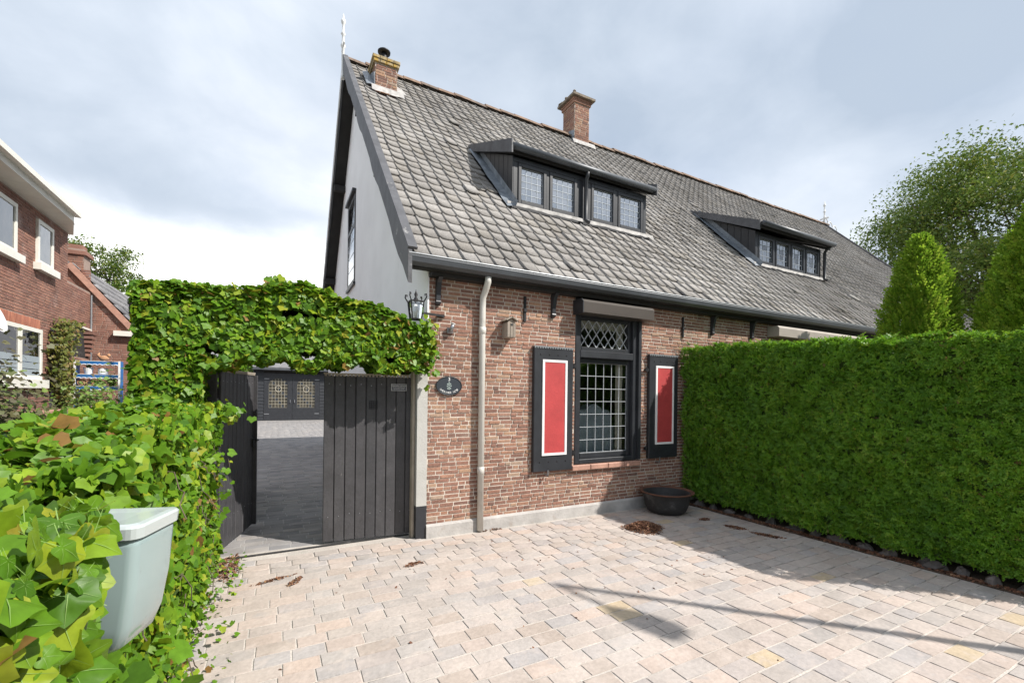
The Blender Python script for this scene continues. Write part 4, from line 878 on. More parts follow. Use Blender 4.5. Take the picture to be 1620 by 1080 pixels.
for i, chh in enumerate(txt):
    if chh == ' ': continue
    t = math.radians(-90 + (i - (len(txt) - 1) / 2) * 9.4); a, c = .118, .076
    put(chh, .030, 1.745 + a * math.cos(t), 1.69 + c * math.sin(t), math.atan2(a * math.cos(t) * .55, c) * .75)
P('crest', m_crest, os_, lambda b: ([b.box(1.745 + dx - .008, 1.745 + dx + .008, YW - .0245, YW - .0225, 1.69 + dz - .006, 1.69 + dz + .006) for dx, dz in ((0, .035), (-.018, .02), (.016, .022), (0, .012), (-.02, -.004), (.02, .0), (0, -.012), (-.014, -.03), (.014, -.028), (0, -.034))]))
ln_ = thing('wall_lantern', 'crown-topped iron lantern bracketed to the cottage corner', 'lantern', (1.33, 4.72, 2.40))
lx, ly = 1.33, 4.70
P('cage', m_iron, ln_, lambda b: ([b.bar((lx + sx * .05, ly + sy * .05, 2.40), (lx + sx * .068, ly + sy * .068, 2.58), .010, .010) for sx in (-1, 1) for sy in (-1, 1)], b.box(lx - .056, lx + .056, ly - .056, ly + .056, 2.388, 2.40), [b.bar((lx + a * .068, ly + c * .068, 2.58), (lx + e * .068, ly + f * .068, 2.58), .012, .014) for (a, c, e, f) in ((-1, -1, 1, -1), (1, -1, 1, 1), (1, 1, -1, 1), (-1, 1, -1, -1))]))
for (sx, sy) in ((-1, -1), (1, -1), (1, 1), (-1, 1)): P('crown_scroll', m_iron, ln_, lambda b: b.tube([(lx + sx * .068 * k1, ly + sy * .068 * k1, 2.58 + k2) for k1, k2 in ((1, 0), (1.15, .02), (1.35, .05), (1.3, .08), (1.1, .075), (1.15, .06))], .007, 6))
P('crown_spike', m_iron, ln_, lambda b: b.lathe([(.022, 2.58), (.03, 2.60), (.012, 2.63), (.02, 2.66), (.006, 2.69), (0, 2.72)], (lx, ly, 0), 8), True)
m_lglass = glass_mat('lantern_glass', (.9, .92, .92), 1.0, .15)
for (sx, sy) in ((-1, 0), (1, 0), (0, -1), (0, 1)):
    P('pane', m_lglass, ln_, lambda b: b.add([(lx + (sx * .046 if sx else e * .045), ly + (sy * .046 if sy else e * .045), 2.405) for e in (-1, 1)] + [(lx + (sx * .062 if sx else e * .06), ly + (sy * .062 if sy else e * .06), 2.572) for e in (1, -1)], [(0, 1, 2, 3)]))
P('bulb', m_white, ln_, lambda b: b.lathe([(.012, 2.41), (.016, 2.45), (.028, 2.49), (.03, 2.52), (.018, 2.55), (0, 2.555)], (lx, ly, 0), 12), True)
P('bracket_arm', m_iron, ln_, lambda b: (b.bar((lx + .06, ly, 2.47), (1.66, YW - .03, 2.47), .018, .022), b.box(1.60, 1.68, YW - .03, YW - .004, 2.455, 2.485)))
sp = thing('wall_spotlight', 'small grey tubular spotlight fixed to the bricks under the lantern', 'spotlight', (1.75, YW, 2.32))
P('base_plate', m_metalgrey, sp, lambda b: b.cbox(1.715, 1.785, YW - .03, YW - .004, 2.285, 2.345))
P('tube', m_metalgrey, sp, lambda b: b.tube([(1.745, YW - .05, 2.295), (1.765, YW - .075, 2.385)], .021, 12), True)
P('lamp_ring', m_white, sp, lambda b: b.tube([(1.765, YW - .075, 2.385), (1.767, YW - .0775, 2.394)], .024, 12), True)

# wing armchair seen through the window
ac = thing('armchair', 'tufted blue grey armchair with silver studs behind the window', 'armchair', (4.0, YW + .62, .34))
out = [(-.42, .0), (-.42, .45), (-.40, .62), (-.33, .70), (-.31, .86), (-.26, .93), (-.14, .95), (-.08, 1.0), (.0, 1.02), (.08, 1.0), (.14, .95), (.26, .93), (.31, .86), (.33, .70), (.40, .62), (.42, .45), (.42, .0)]
P('backrest', m_bluegrey, ac, lambda b: b.prism([(4.0 + x, .46 + z) for x, z in out], YW + .22, YW + .38, 'y'))
P('seat', m_bluegrey, ac, lambda b: b.cbox(3.62, 4.38, YW + .38, YW + 1.0, .46, .80, .03))
for s_ in (-1, 1): P('armrest', m_bluegrey, ac, lambda b: b.cbox(4.0 + s_ * .41 - .06, 4.0 + s_ * .41 + .06, YW + .383, YW + 1.0, .46, 1.0, .03))
for s_ in (-1, 1):
    for yy in (.36, .9): P('leg', m_darkwood, ac, lambda b: b.box(4.0 + s_ * .32 - .025, 4.0 + s_ * .32 + .025, YW + yy, YW + yy + .05, .342, .46))
def studs(b):
    for (a, c) in zip(out[:-1], out[1:]):
        L_ = math.hypot(c[0] - a[0], c[1] - a[1]); k = max(1, int(L_ / .035))
        for i in range(k): b.blob((4.0 + (a[0] + (c[0] - a[0]) * i / k) * .96, YW + .215, .46 + (a[1] + (c[1] - a[1]) * i / k) * .98), .010, .006, .010, 6, 4, 0)
P('stud', m_stud, ac, studs, True)

# ------------------------------------------------------------------ cast-iron tub and litter
tub = thing('iron_tub', 'round old black iron tub with rusty rim beside the yew hedge', 'planter', (4.80, 4.42, 0))
P('bowl', m_castiron, tub, lambda b: b.lathe([(.0, .004), (.20, .006), (.25, .03), (.285, .10), (.305, .20), (.315, .27), (.325, .285), (.30, .285), (.29, .2), (.26, .13), (0, .12)], (4.80, 4.42, 0), 40, 1, .006), True)
P('rim', m_rust, tub, lambda b: b.lathe([(.318, .275), (.36, .288), (.365, .298), (.355, .304), (.318, .296), (.312, .285)], (4.80, 4.42, 0), 40, 1, .004, False), True)
P('rusty_bottom', m_rust, tub, lambda b: b.lathe([(.275, .155), (.1, .17), (0, .165)], (4.80, 4.42, 0), 30), True)
LF_V = [(0, -.5, 0), (.32, -.1, .12), (.2, .35, .05), (0, .5, .1), (-.2, .35, .05), (-.32, -.1, .12), (0, 0, -.02)]
LF_F = [(6, i, (i + 1) % 6) for i in range(6)]
def litter(name, label, cx, cy, rx, ry, h, N, ang=0.0, sz=.022, z0=.006):
    r = np.sqrt(rng.random(N)) * (1 + .12 * rng.normal(size=N)); t = rng.random(N) * 2 * math.pi
    r *= 1 + .15 * np.sin(3 * t + cx * 5)
    lx_, ly_ = r * rx * np.cos(t), r * ry * np.sin(t); ca_, sa_ = math.cos(ang), math.sin(ang)
    z = z0 + h * np.clip(1 - r ** 2, 0, 1) * (.6 + .4 * rng.random(N))
    L_ = np.stack([cx + lx_ * ca_ - ly_ * sa_, cy + lx_ * sa_ + ly_ * ca_, z], 1)
    nn_ = nrm(np.array([0, 0, 1.0]) + rng.normal(0, .45, (N, 3))); tt = nrm(np.cross(nn_, rng.normal(0, 1, (N, 3))))
    Fm = np.stack([np.cross(tt, nn_), tt, nn_], axis=2) * (sz * (.5 + rng.random(N)))[:, None, None]
    me = inst_mesh(name, LF_V, LF_F, Fm, L_, rng.random(N)); o = link(name, me, m_litter, None, kind='stuff')
    return tag(o, label, 'leaf litter')
litter('leaf_pile', 'domed heap of reddish dry leaves swept together before the iron tub', 3.95, 3.98, .235, .195, .085, 2600)
litter('leaf_patch', 'small flat leaf patch on the paving closest to the tub', 4.96, 3.93, .09, .05, .012, 160)
litter('leaf_patch', 'oval dry leaf patch in the middle of the shaded strip', 5.0, 3.52, .13, .06, .012, 240, -1.2)
litter('leaf_patch', 'elongated leaf patch on the paving farthest along from the tub', 5.05, 3.15, .17, .05, .012, 260, -1.2)
litter('leaf_patch', 'little tuft of dry leaves lying before the closed gate leaf', 1.17, 4.09, .10, .035, .02, 90, .2)
litter('leaf_patch', 'straggling line of dry debris before the open gate', .02, 4.27, .16, .03, .012, 120, .3)
litter('leaf_patch', 'curved line of brown debris on the sunny paving', .17, 4.16, .10, .03, .014, 120, 1.0)
litter('leaf_patch', 'drift of brown leaves at the foot of the ivy hedge', -.36, 4.75, .10, .32, .03, 500)
litter('leaf_patch', 'few loose leaves scattered across the sunny paving', 2.4, 3.2, 2.0, 1.4, .004, 60)
litter('leaf_patch', 'small heap of twigs and grit at the corner of the drive', 3.05, 1.05, .16, .10, .02, 220)
litter('leaf_patch', 'brown leaves gathered at the foot of the brick wall by the downpipe', 2.28, YW - .08, .12, .03, .015, 60)

# ------------------------------------------------------------------ yew hedge, its bed and edging stones
bed = P('hedge_bed', m_soil, None, lambda b: b.box(5.425, 7.2, .3, YW - .04, -.055, .012)); bed['kind'] = 'structure'
yy_ = 4.55; k = 0; stone_words = ['squat', 'flat', 'rounded', 'angular', 'long', 'small', 'tilted', 'mossy', 'chipped', 'broad', 'low', 'worn', 'lumpy']
while yy_ > .75:
    L_ = U(.05, .12)
    o = P('edging_stone', m_rock, None, lambda b: b.blob((5.53 + U(-.02, .02), yy_ - L_, .018), .06, L_, U(.045, .07), 9, 6, .28))
    tag(o, 'rough grey edging stone half buried along the foot of the yew hedge', 'stone', 'stones edging the hedge bed'); yy_ -= 2 * L_ + U(.03, .16)
litter('bed_litter', 'strip of brown leaf litter between paving and edging stones', 5.47, 2.7, .05, 2.0, .012, 2600, 0, .026, .012)
yh = thing('yew_hedge', 'tall clipped dark green yew hedge standing along the drive', 'hedge', (6.1, 2.8, 0))
YH = (5.44, 6.75, .92, 4.72)
def yz(y): return np.interp(y, [.9, 4.7], [2.10, 2.31])
SP_V = [(0, 0, 0), (.16, .30, .05), (0, .42, .02), (-.16, .30, .05), (.20, .62, .03), (0, .72, 0), (-.20, .62, .03), (.10, .92, -.03), (0, 1.05, -.05), (-.10, .92, -.03)]
SP_F = [(0, 1, 2), (0, 2, 3), (2, 4, 5), (2, 5, 6), (5, 7, 8), (5, 8, 9)]
Ps, Ns = [], []
def yface(N, kind):
    if kind == 'x-':
        y = rng.uniform(YH[2], YH[3], N); z = .12 + rng.random(N) * (yz(y) - .12); p = np.stack([np.full(N, YH[0] + .02), y, z], 1); n = np.tile([-1.0, 0, 0], (N, 1)); p[:, 0] += np.clip((.5 - z), 0, 1) * .10 * 0
    elif kind == 'x+':
        y = rng.uniform(YH[2], YH[3], N); p = np.stack([np.full(N, YH[1]), y, rng.random(N) * yz(y)], 1); n = np.tile([1.0, 0, 0], (N, 1))
    elif kind == 'z+':
        y = rng.uniform(YH[2], YH[3], N); p = np.stack([rng.uniform(YH[0], YH[1], N), y, yz(y)], 1); n = np.tile([0, 0, 1.0], (N, 1))
    else:
        x = rng.uniform(YH[0], YH[1], N); p = np.stack([x, np.full(N, YH[2]), rng.random(N) * 2.1], 1); n = np.tile([0, -1.0, 0], (N, 1))
    dsp = wob(p, 1.7, .035) + wob(p, 4.6, .05) + wob(p, 15, .03) - rng.random(N) ** 1.5 * .075
    return p + n * dsp[:, None], n
for kind, N in (('x-', 11500), ('z+', 4200), ('y-', 1600), ('x+', 1600)):
    p, n = yface(N, kind); Ps.append(p); Ns.append(n)
p = np.concatenate(Ps); n = np.concatenate(Ns)
# stray shoots standing out of the clipped face and top
N = 420; y = rng.uniform(YH[2], YH[3], N); p = np.concatenate([p, np.stack([rng.uniform(YH[0], YH[1], N), y, yz(y) + rng.random(N) ** 2 * .07], 1)]); n = np.concatenate([n, np.tile([0, 0, 1.0], (N, 1))])
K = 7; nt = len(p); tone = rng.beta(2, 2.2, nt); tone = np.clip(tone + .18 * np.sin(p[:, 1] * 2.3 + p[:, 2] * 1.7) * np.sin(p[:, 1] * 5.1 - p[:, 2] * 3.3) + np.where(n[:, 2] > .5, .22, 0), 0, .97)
p = np.repeat(p, K, 0); n = np.repeat(n, K, 0); N = len(p)
rt_ = rng.normal(0, 1, (N, 3)); rt_ = nrm(rt_ - n * (rt_ * n).sum(1, keepdims=True))
tip = nrm(n * (.25 + .6 * rng.random((N, 1))) + rt_ * .85 + np.array([0, 0, .18])); nv = n * .9 + np.array([0, 0, .45]) + rng.normal(0, .35, (N, 3)); nv = nrm(nv - tip * (nv * tip).sum(1, keepdims=True))
sz = .050 * (.55 + .75 * rng.random(N)); sz[(n[:, 2] > .5)] *= 1.2
Fm = np.stack([np.cross(tip, nv) * 1.25, tip, nv], axis=2) * sz[:, None, None]
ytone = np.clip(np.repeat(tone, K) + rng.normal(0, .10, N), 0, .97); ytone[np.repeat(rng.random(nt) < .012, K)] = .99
me = inst_mesh('foliage', SP_V, SP_F, Fm, p, ytone); link('foliage', me, m_yew, yh, kind='stuff')
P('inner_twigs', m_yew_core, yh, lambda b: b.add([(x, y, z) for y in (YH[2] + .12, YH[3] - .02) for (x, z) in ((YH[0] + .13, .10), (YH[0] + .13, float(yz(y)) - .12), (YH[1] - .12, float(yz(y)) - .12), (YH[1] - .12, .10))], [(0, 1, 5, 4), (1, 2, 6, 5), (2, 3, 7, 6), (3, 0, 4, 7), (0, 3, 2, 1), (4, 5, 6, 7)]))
for k in range(7): P('trunk', m_bark, yh, lambda b: b.tube([(5.95 + U(-.1, .1), 1.25 + k * .53, -.03), (5.98, 1.27 + k * .53, .35)], .045, 7))

# ------------------------------------------------------------------ thujas
def thuja_mesh(seed, Hh=4.3, R=.66, N=15000):
    r_ = np.random.default_rng(seed); t = r_.random(N) ** .8; ang = r_.random(N) * 2 * math.pi
    prof = R * np.interp(t, [0, .1, .3, .55, .8, .93, 1], [.86, 1, .98, .82, .50, .26, .04])
    bump = 1 + .10 * np.sin(ang * 4 + t * 9 + seed) + .09 * np.sin(ang * 7 - t * 22) + .05 * np.sin(ang * 13 + t * 41)
    rad = prof * bump * (1 - .32 * r_.random(N) ** 2.2)
    p = np.stack([rad * np.cos(ang), rad * np.sin(ang), .15 + t * (Hh - .15)], 1)
    outv = np.stack([np.cos(ang), np.sin(ang), np.zeros(N)], 1)
    tip = nrm(outv * .55 + np.array([0, 0, .75]) + r_.normal(0, .3, (N, 3))); nv = outv * .8 + np.array([0, 0, .3]) + r_.normal(0, .5, (N, 3)); nv = nrm(nv - tip * (nv * tip).sum(1, keepdims=True))
    s_ = .125 * (.6 + .7 * r_.random(N))
    Fm = np.stack([np.cross(tip, nv), tip, nv], axis=2) * s_[:, None, None]
    return inst_mesh('thuja_crown', SP_V, SP_F, Fm, p, np.clip(r_.random(N) * .9, 0, .98))
tm = [thuja_mesh(3), thuja_mesh(8)]
for (x, y, hh, ww, i, lb_) in ((9.45, 3.35, 1.0, 1.0, 0, 'cone-shaped green thuja standing alone before the roof end'), (10.15, 2.42, .98, .90, 1, 'tall thuja whose crown is half covered by its twin'), (8.85, 1.86, 1.0, .98, 0, 'bright thuja closest to the end of the yew hedge')):
    t = thing('thuja', lb_, 'conifer', (x, y, -.06), 'thujas behind the yew hedge'); t.scale = (ww, ww, hh); t.rotation_euler[2] = x * 3.1
    for nm, me, mt in (('crown', tm[i], m_thuja),):
        o = link(nm, me, mt, None, kind='stuff'); o.parent = t
    o = P('trunk', m_bark, None, lambda b: b.tube([(0, 0, 0), (.01, 0, 2.0), (0, 0, 3.7)], [.09, .06, .02], 8)); o.parent = t
    o = P('inner_growth', m_thuja, None, lambda b: b.lathe([(.10, .25), (.40, .5), (.42, 1.4), (.34, 2.3), (.18, 3.3), (0, 3.8)], (0, 0, 0), 10)); o.parent = t

# ------------------------------------------------------------------ trees
DM_V = [(0, -.5, 0), (.30, 0, .06), (0, .5, 0), (-.30, 0, .06)]; DM_F = [(0, 1, 2), (0, 2, 3)]
def tree_parts(seed, rx, rz, zc, nclump, nleaf, leaf, clump_r, trunk_r):
    r_ = np.random.default_rng(seed)
    u = nrm(r_.normal(0, 1, (nclump, 3))); rad = .45 + .55 * r_.random(nclump) ** .5
    rad *= 1 + .16 * np.sin(u[:, 0] * 4 + seed) + .12 * np.sin(u[:, 1] * 5 + u[:, 2] * 6)
    C_ = u * rad[:, None] * np.array([rx, rx, rz]) + np.array([0, 0, zc]); C_[:, 2] = np.maximum(C_[:, 2], zc - rz * .8)
    N = nclump * nleaf; ci = np.repeat(np.arange(nclump), nleaf)
    cr_ = clump_r * (.6 + .8 * r_.random(nclump))
    off = np.clip(r_.normal(0, .5, (N, 3)), -.85, .85) * cr_[ci][:, None] * np.array([1, 1, .7])
    p = C_[ci] + off
    nv = nrm(r_.normal(0, .7, (N, 3)) + np.array([0, 0, .8])); tt = nrm(np.cross(nv, r_.normal(0, 1, (N, 3))))
    Fm = np.stack([np.cross(tt, nv), tt, nv], axis=2) * (leaf * (.6 + .8 * r_.random(N)))[:, None, None]
    crown = inst_mesh('tree_crown', DM_V, DM_F, Fm, p, np.clip((.25 * r_.random(nclump)[ci] + .7 * r_.random(N)), 0, .98))
    b = MB(); b.tube([(0, 0, -.1), (.05, .02, zc * .35), (-.05, .05, zc * .75), (0, 0, zc + rz * .3)], [trunk_r, trunk_r * .8, trunk_r * .55, trunk_r * .2], 10)
    hubs = [(np.array([0, 0, zc * (.45 + .1 * k)]) + np.array([math.cos(k * 2.4), math.sin(k * 2.4), .6]) * rx * .42) for k in range(7)]
    for k, h_ in enumerate(hubs): b.tube([(0, 0, zc * (.38 + .07 * k)), tuple(h_ * .55 + np.array([0, 0, zc * .2])), tuple(h_)], [trunk_r * .5, trunk_r * .33, trunk_r * .2], 7)
    for c in C_:
        h_ = min(hubs, key=lambda q: np.linalg.norm(q - c)); m_ = (h_ + c) / 2 + r_.normal(0, .25, 3)
        b.tube([tuple(h_), tuple(m_), tuple(c)], [trunk_r * .14, trunk_r * .09, trunk_r * .04], 5, False)
    me = bpy.data.meshes.new('tree_trunk'); me.from_pydata([tuple(v) for v in b.V], [], b.F); me.update()
    return crown, me
def plant_tree(parts, loc, label, group=None, rot=0, scale=1.0, name='tree'):
    t = thing(name, label, 'tree', loc, group); t.rotation_euler[2] = rot; t.scale = (scale,) * 3
    o = link('crown', parts[0], m_tree, None, kind='stuff'); o.parent = t
    o = link('trunk', parts[1], m_bark, None); o.parent = t
    return t
big = tree_parts(5, 6.1, 5.2, 8.9, 320, 460, .135, 1.2, .38)
plant_tree(big, (31.6, 7.2, -.06), 'large spreading tree rising behind the cottage roof and thujas', rot=.6)
small = tree_parts(11, 2.9, 3.3, 9.2, 70, 200, .17, .85, .22)
plant_tree(small, (-11.6, 42.5, -.06), 'leafy tree whose top shows above the neighbouring tiled roof')
for k, (x, y) in enumerate(((7, -18), (15, -19), (23, -18.5), (32, -20))):
    plant_tree(big, (x, y, -.06), 'broad street tree across the road, reflected in the window panes', 'trees across the street', rot=1.3 * k + .4, scale=.9)

# ------------------------------------------------------------------ barn at the end of the courtyard
BY = 28.2
barn = thing('barn', 'black boarded barn with glazed double doors closing the courtyard', 'barn', (.9, BY, 0))
P('wall', m_darkwood, barn, lambda b: (b.box(-3.4, -.50, BY + .02, BY + .2, -.05, 2.9), b.box(2.34, 5.5, BY + .02, BY + .2, -.05, 2.9), b.box(-.50, 2.34, BY + .02, BY + .2, 2.52, 2.9), b.box(-3.4, 5.5, BY + 4.8, BY + 5.0, -.05, 2.9), b.box(-3.4, -3.2, BY + .2, BY + 4.8, -.05, 2.9), b.box(5.3, 5.5, BY + .2, BY + 4.8, -.05, 2.9)))
for (a, c) in ((-3.4, -.5), (2.34, 5.5)):
    for k in range(16): P('board', m_black, barn, lambda b: b.prism([(BY + .018, .02 + k * .18), (BY + .018, .20 + k * .18), (BY + .004, .198 + k * .18), (BY - .022, .022 + k * .18)], a, c))
P('roof', m_ntile, barn, lambda b: (b.prism([(BY - .35, 2.85), (BY + 2.5, 5.2), (BY + 5.3, 2.85), (BY + 5.3, 2.97), (BY + 2.5, 5.35), (BY - .35, 2.97)], -3.7, 5.8)))
P('gutter', m_gutter, barn, lambda b: b.box(-3.7, 5.8, BY - .45, BY - .352, 2.80, 2.92))
P('lintel', m_black, barn, lambda b: b.box(-.52, 2.36, BY - .04, BY + .018, 2.50, 2.64))
for (a, c) in ((-.49, .915), (.925, 2.33)):
    g0, g1, gz0, gz1 = a + .24, c - .24, .72, 2.36; w = g1 - g0
    arc = [(g0 + w / 2 - w / 2 * math.cos(math.pi * k / 12), gz1 - .34 + .34 * math.sin(math.pi * k / 12)) for k in range(13)]
    dl = P('door', m_black, barn, lambda b: (b.box(a, g0, BY - .03, BY + .03, .01, 2.5), b.box(g1, c, BY - .03, BY + .03, .01, 2.5), b.box(g0, g1, BY - .028, BY + .03, .01, gz0), b.prism(arc + [(g1, 2.5), (g0, 2.5)], BY - .028, BY + .03, 'y')))
    nc, nr = 6, 9
    for i in range(nc):
        for j in range(nr):
            x0, x1, z0, z1 = g0 + w * i / nc, g0 + w * (i + 1) / nc, gz0 + (gz1 - gz0) * j / nr, gz0 + (gz1 - gz0) * (j + 1) / nr
            P('pane', m_glass_y if (i * 7 + j * 3) % 4 else m_sign, dl, lambda b: b.add([(x0, BY + .01, z0), (x1, BY + .01, z0), (x1, BY + .01, z1), (x0, BY + .01, z1)], [(0, 1, 2, 3)]))
    P('glazing_bar', m_came_y, dl, lambda b: ([b.box(g0 + w * i / nc - .0065, g0 + w * i / nc + .0065, BY - .01, BY + .008, gz0, gz1 - (.22 if i in (0, nc) else .02)) for i in range(nc + 1)], [b.box(g0, g1, BY - .012, BY + .007, gz0 + (gz1 - gz0) * j / nr - .0065, gz0 + (gz1 - gz0) * j / nr + .0065) for j in range(nr)], b.tube([((g0 + g1) / 2 + .15 * math.cos(2 * math.pi * k / 20), BY - .015, gz0 + 1.05 + .17 * math.sin(2 * math.pi * k / 20)) for k in range(21)], .016, 6, False)))
    P('handle', m_metalgrey, dl, lambda b: b.box(c - .12 if a < 0 else a + .09, c - .09 if a < 0 else a + .12, BY - .08, BY - .031, 1.0, 1.16))
    for z in (.35, 2.3): P('hinge', m_metalgrey, dl, lambda b: b.box(a + .01 if a < 0 else c - .25, a + .25 if a < 0 else c - .01, BY - .04, BY - .031, z, z + .04))

# ------------------------------------------------------------------ neighbouring house
XL = -4.5; GZ = 0.0
nh = thing('neighbour_house', 'red brick house with white window frames and broad white eaves', 'house', (XL - 2, 12, 0))
wallm = P('side_wall', m_mortar_new, nh, lambda b: (b.box(XL - 7, XL, 7.5, 14.8, -.05, 5.43), b.box(XL - 3, XL, 14.8, 16.39, -.05, 4.27)))
UW = [(11.15, 12.25, 4.22, 5.20, 1), (13.12, 13.88, 4.28, 5.22, 1)]; LW = (10.4, 13.37, 1.80, 2.88)
lay = brick_layout(7.5, 16.38, 1.0, 5.42, [(a, c, z0, z1) for (a, c, z0, z1, _) in UW] + [(LW[0], LW[1] + .02, LW[2], LW[3] + .22), (14.8, 17, 4.26, 6), (15.1, 16.2, 2.45, 3.22)], .215, .062, .012, .4)
Ms, Ls = brick_mats(lay, (XL + .0005, 0, 0), (0, 1, 0), (1, 0, 0), .006)
pieces('brick', BT, BF, Ms, Ls, m_brick_new, wallm, keep=0, rest_name='brickwork')
sold = [((LW[0] + .055 * i + .027), (LW[3] + .11), .045, .20) for i in range(int((LW[1] + .02 - LW[0]) / .055))]
Ms, Ls = brick_mats(sold, (XL + .0005, 0, 0), (0, 1, 0), (1, 0, 0), .008)
pieces('soldier_brick', BT, BF, Ms, Ls, m_orange_tile, wallm, keep=0, rest_name='soldier_course')
def nwin(y0, y1, z0, z1, mull, film=False, sill=.06):
    w = P('window', m_cream, nh, lambda b: (b.box(XL + .001, XL + .05, y0, y0 + .08, z0, z1), b.box(XL + .001, XL + .05, y1 - .08, y1, z0, z1), b.box(XL + .001, XL + .049, y0 + .08, y1 - .08, z0, z0 + .08), b.box(XL + .001, XL + .049, y0 + .08, y1 - .08, z1 - .08, z1), [b.box(XL + .001, XL + .052, m - .06, m + .06, z0 + .08, z1 - .08) for m in mull]))
    P('sill', m_cream, w, lambda b: b.box(XL + .001, XL + .13, y0 - .10, y1 + .10, z0 - .09 - sill, z0 - .002))
    P('backing', m_room, w, lambda b: b.box(XL + .001, XL + .008, y0 + .08, y1 - .08, z0 + .08, z1 - .08))
    ed = [y0 + .08] + [v for m in mull for v in (m - .06, m + .06)] + [y1 - .08]
    for a, c in zip(ed[0::2], ed[1::2]):
        P('pane', m_glass_n, w, lambda b: b.add([(XL + .03, a, z0 + .08), (XL + .03, c, z0 + .08), (XL + .03, c, z1 - .08), (XL + .03, a, z1 - .08)], [(0, 1, 2, 3)]))
        if film:
            for k in range(3): P('film_stripe', m_frost, w, lambda b: b.add([(XL + .034, a, z0 + .08 + k * .14), (XL + .034, c, z0 + .08 + k * .14), (XL + .034, c, z0 + .205 + k * .14), (XL + .034, a, z0 + .205 + k * .14)], [(0, 1, 2, 3)]))
for (a, c, z0, z1, _) in UW: nwin(a, c, z0, z1, [])
nwin(*LW, [11.45, 12.42], True, .09)
# eaves: tapering boarded soffit, fascia, roof
def eave(b):
    V = [(XL - .1, 7.5, 5.431), (XL + .42, 7.5, 5.431), (XL + .42, 13.75, 5.431), (XL + .06, 14.95, 5.431), (XL - .1, 14.95, 5.431)]
    b.add(V + [(x, y, z + .16) for x, y, z in V], [(4, 3, 2, 1, 0), (5, 6, 7, 8, 9), (0, 1, 6, 5), (1, 2, 7, 6), (2, 3, 8, 7), (3, 4, 9, 8), (4, 0, 5, 9)])
P('eaves', m_cream, nh, eave)
P('eaves_gutter', m_cream, nh, lambda b: b.bar((XL + .48, 7.5, 5.60), (XL + .48, 13.8, 5.60), .12, .10))
nroof = P('roof', m_ntile, nh, lambda b: b.add([(XL + .44, 7.5, 5.60), (XL + .2, 14.6, 5.60), (XL - 3.4, 14.8, 8.2), (XL - 3.4, 7.5, 8.4), (XL - 7.2, 7.5, 5.6), (XL - 7.2, 15, 5.6)], [(0, 1, 2, 3), (3, 2, 5, 4), (1, 5, 2), (0, 3, 4), (0, 4, 5, 1)]))
for k in range(20): P('eave_tile', m_ntile, nroof, lambda b: b.blob((XL + .36, 7.7 + k * .30, 5.67), .10, .17, .05, 7, 4, .05), True)
# lower annex with its gable to the garden
AX0, AX1, AY = -6.5, -3.40, 16.4
def az_(x): return 5.02 - abs(x + 4.98) * 1.2
ann = P('annex_wall', m_mortar_new, nh, lambda b: b.prism([(AX0, -.05), (AX1, -.05), (AX1, az_(AX1) - .05), (-4.98, 4.97), (AX0, az_(AX0) - .05)], AY, AY + 7, 'y'))
lay = [q for q in brick_layout(-4.5, AX1, .9, 4.9, [], .215, .062, .012, .4) if q[1] + .03 < az_(q[0] + q[2] / 2 * (1 if q[0] > -4.98 else -1)) - .06]
Ms, Ls = brick_mats(lay, (0, AY - .0005, 0), (1, 0, 0), (0, -1, 0), .006)
pieces('brick', BT, BF, Ms, Ls, m_brick_new, ann, keep=0, rest_name='brickwork')
lay = brick_layout(-5.0, -4.5, 4.28, 4.95, [], .215, .062, .012, .4); Ms, Ls = brick_mats(lay, (0, AY - .0005, 0), (1, 0, 0), (0, -1, 0), .006)
pieces('brick', BT, BF, Ms, Ls, m_brick_new, ann, keep=0, rest_name='brickwork')
P('annex_verge', m_sillb, nh, lambda b: b.bar((-4.95, AY - .06, 5.0), (-3.42, AY - .06, az_(-3.42) - .02), .08, .14, (0, 0, 1)))
aroof = P('annex_roof', m_ntile, nh, lambda b: b.prism([(-4.98, 5.10), (-3.15, az_(-3.15) + .08), (-3.15, az_(-3.15) - .02), (-4.98, 5.0), (-6.8, az_(-6.8) - .02), (-6.8, az_(-6.8) + .08)], AY - .02, AY + 7.2, 'y'))
sl_ = math.atan(1.2); Ms = []; Ls = []
PT_V = [(a, b_, c + (.03 if b_ == 0 else 0)) for b_ in (0, .36) for a, c in ((-.14, .0), (-.09, .065), (-.03, .05), (.05, .0), (.14, .01))] + [(a, .004, -.03) for a in (-.14, -.09, -.03, .05, .14)]
PT_F = [(i, i + 1, 6 + i, 5 + i) for i in range(4)] + [(10 + i, 11 + i, i + 1, i) for i in range(4)]
for r in range(8):
    for c in range(26):
        d_ = np.array([-math.cos(sl_), 0, math.sin(sl_)]); u_ = np.array([0, 1.0, 0]); n_ = np.array([math.sin(sl_), 0, math.cos(sl_)])
        s0 = .02 + r * .34; Ms.append(np.stack([u_, d_, n_], axis=1)); Ls.append(np.array([-3.15, AY + .14 + c * .27, az_(-3.15) + .085]) + d_ * s0 + n_ * .03)
pieces('annex_tile', PT_V, PT_F, Ms, Ls, m_ntile, aroof, keep=0, rest_name='annex_tile_field')
P('eaves_box', m_cream, nh, lambda b: b.box(-3.98, -3.1, AY - .16, AY - .01, 3.12, 3.26))
vp = P('roof_vent', m_castiron, nh, lambda b: (b.lathe([(.09, 3.75), (.085, 4.1), (.12, 4.12), (.12, 4.2), (.09, 4.22), (.09, 4.3), (0, 4.36)], (-3.70, AY + .45, 0), 14)), True)
nch = P('chimney', m_mortar_new, nh, lambda b: b.box(-5.02, -4.66, AY + .02, AY + .5, 4.6, 5.46))
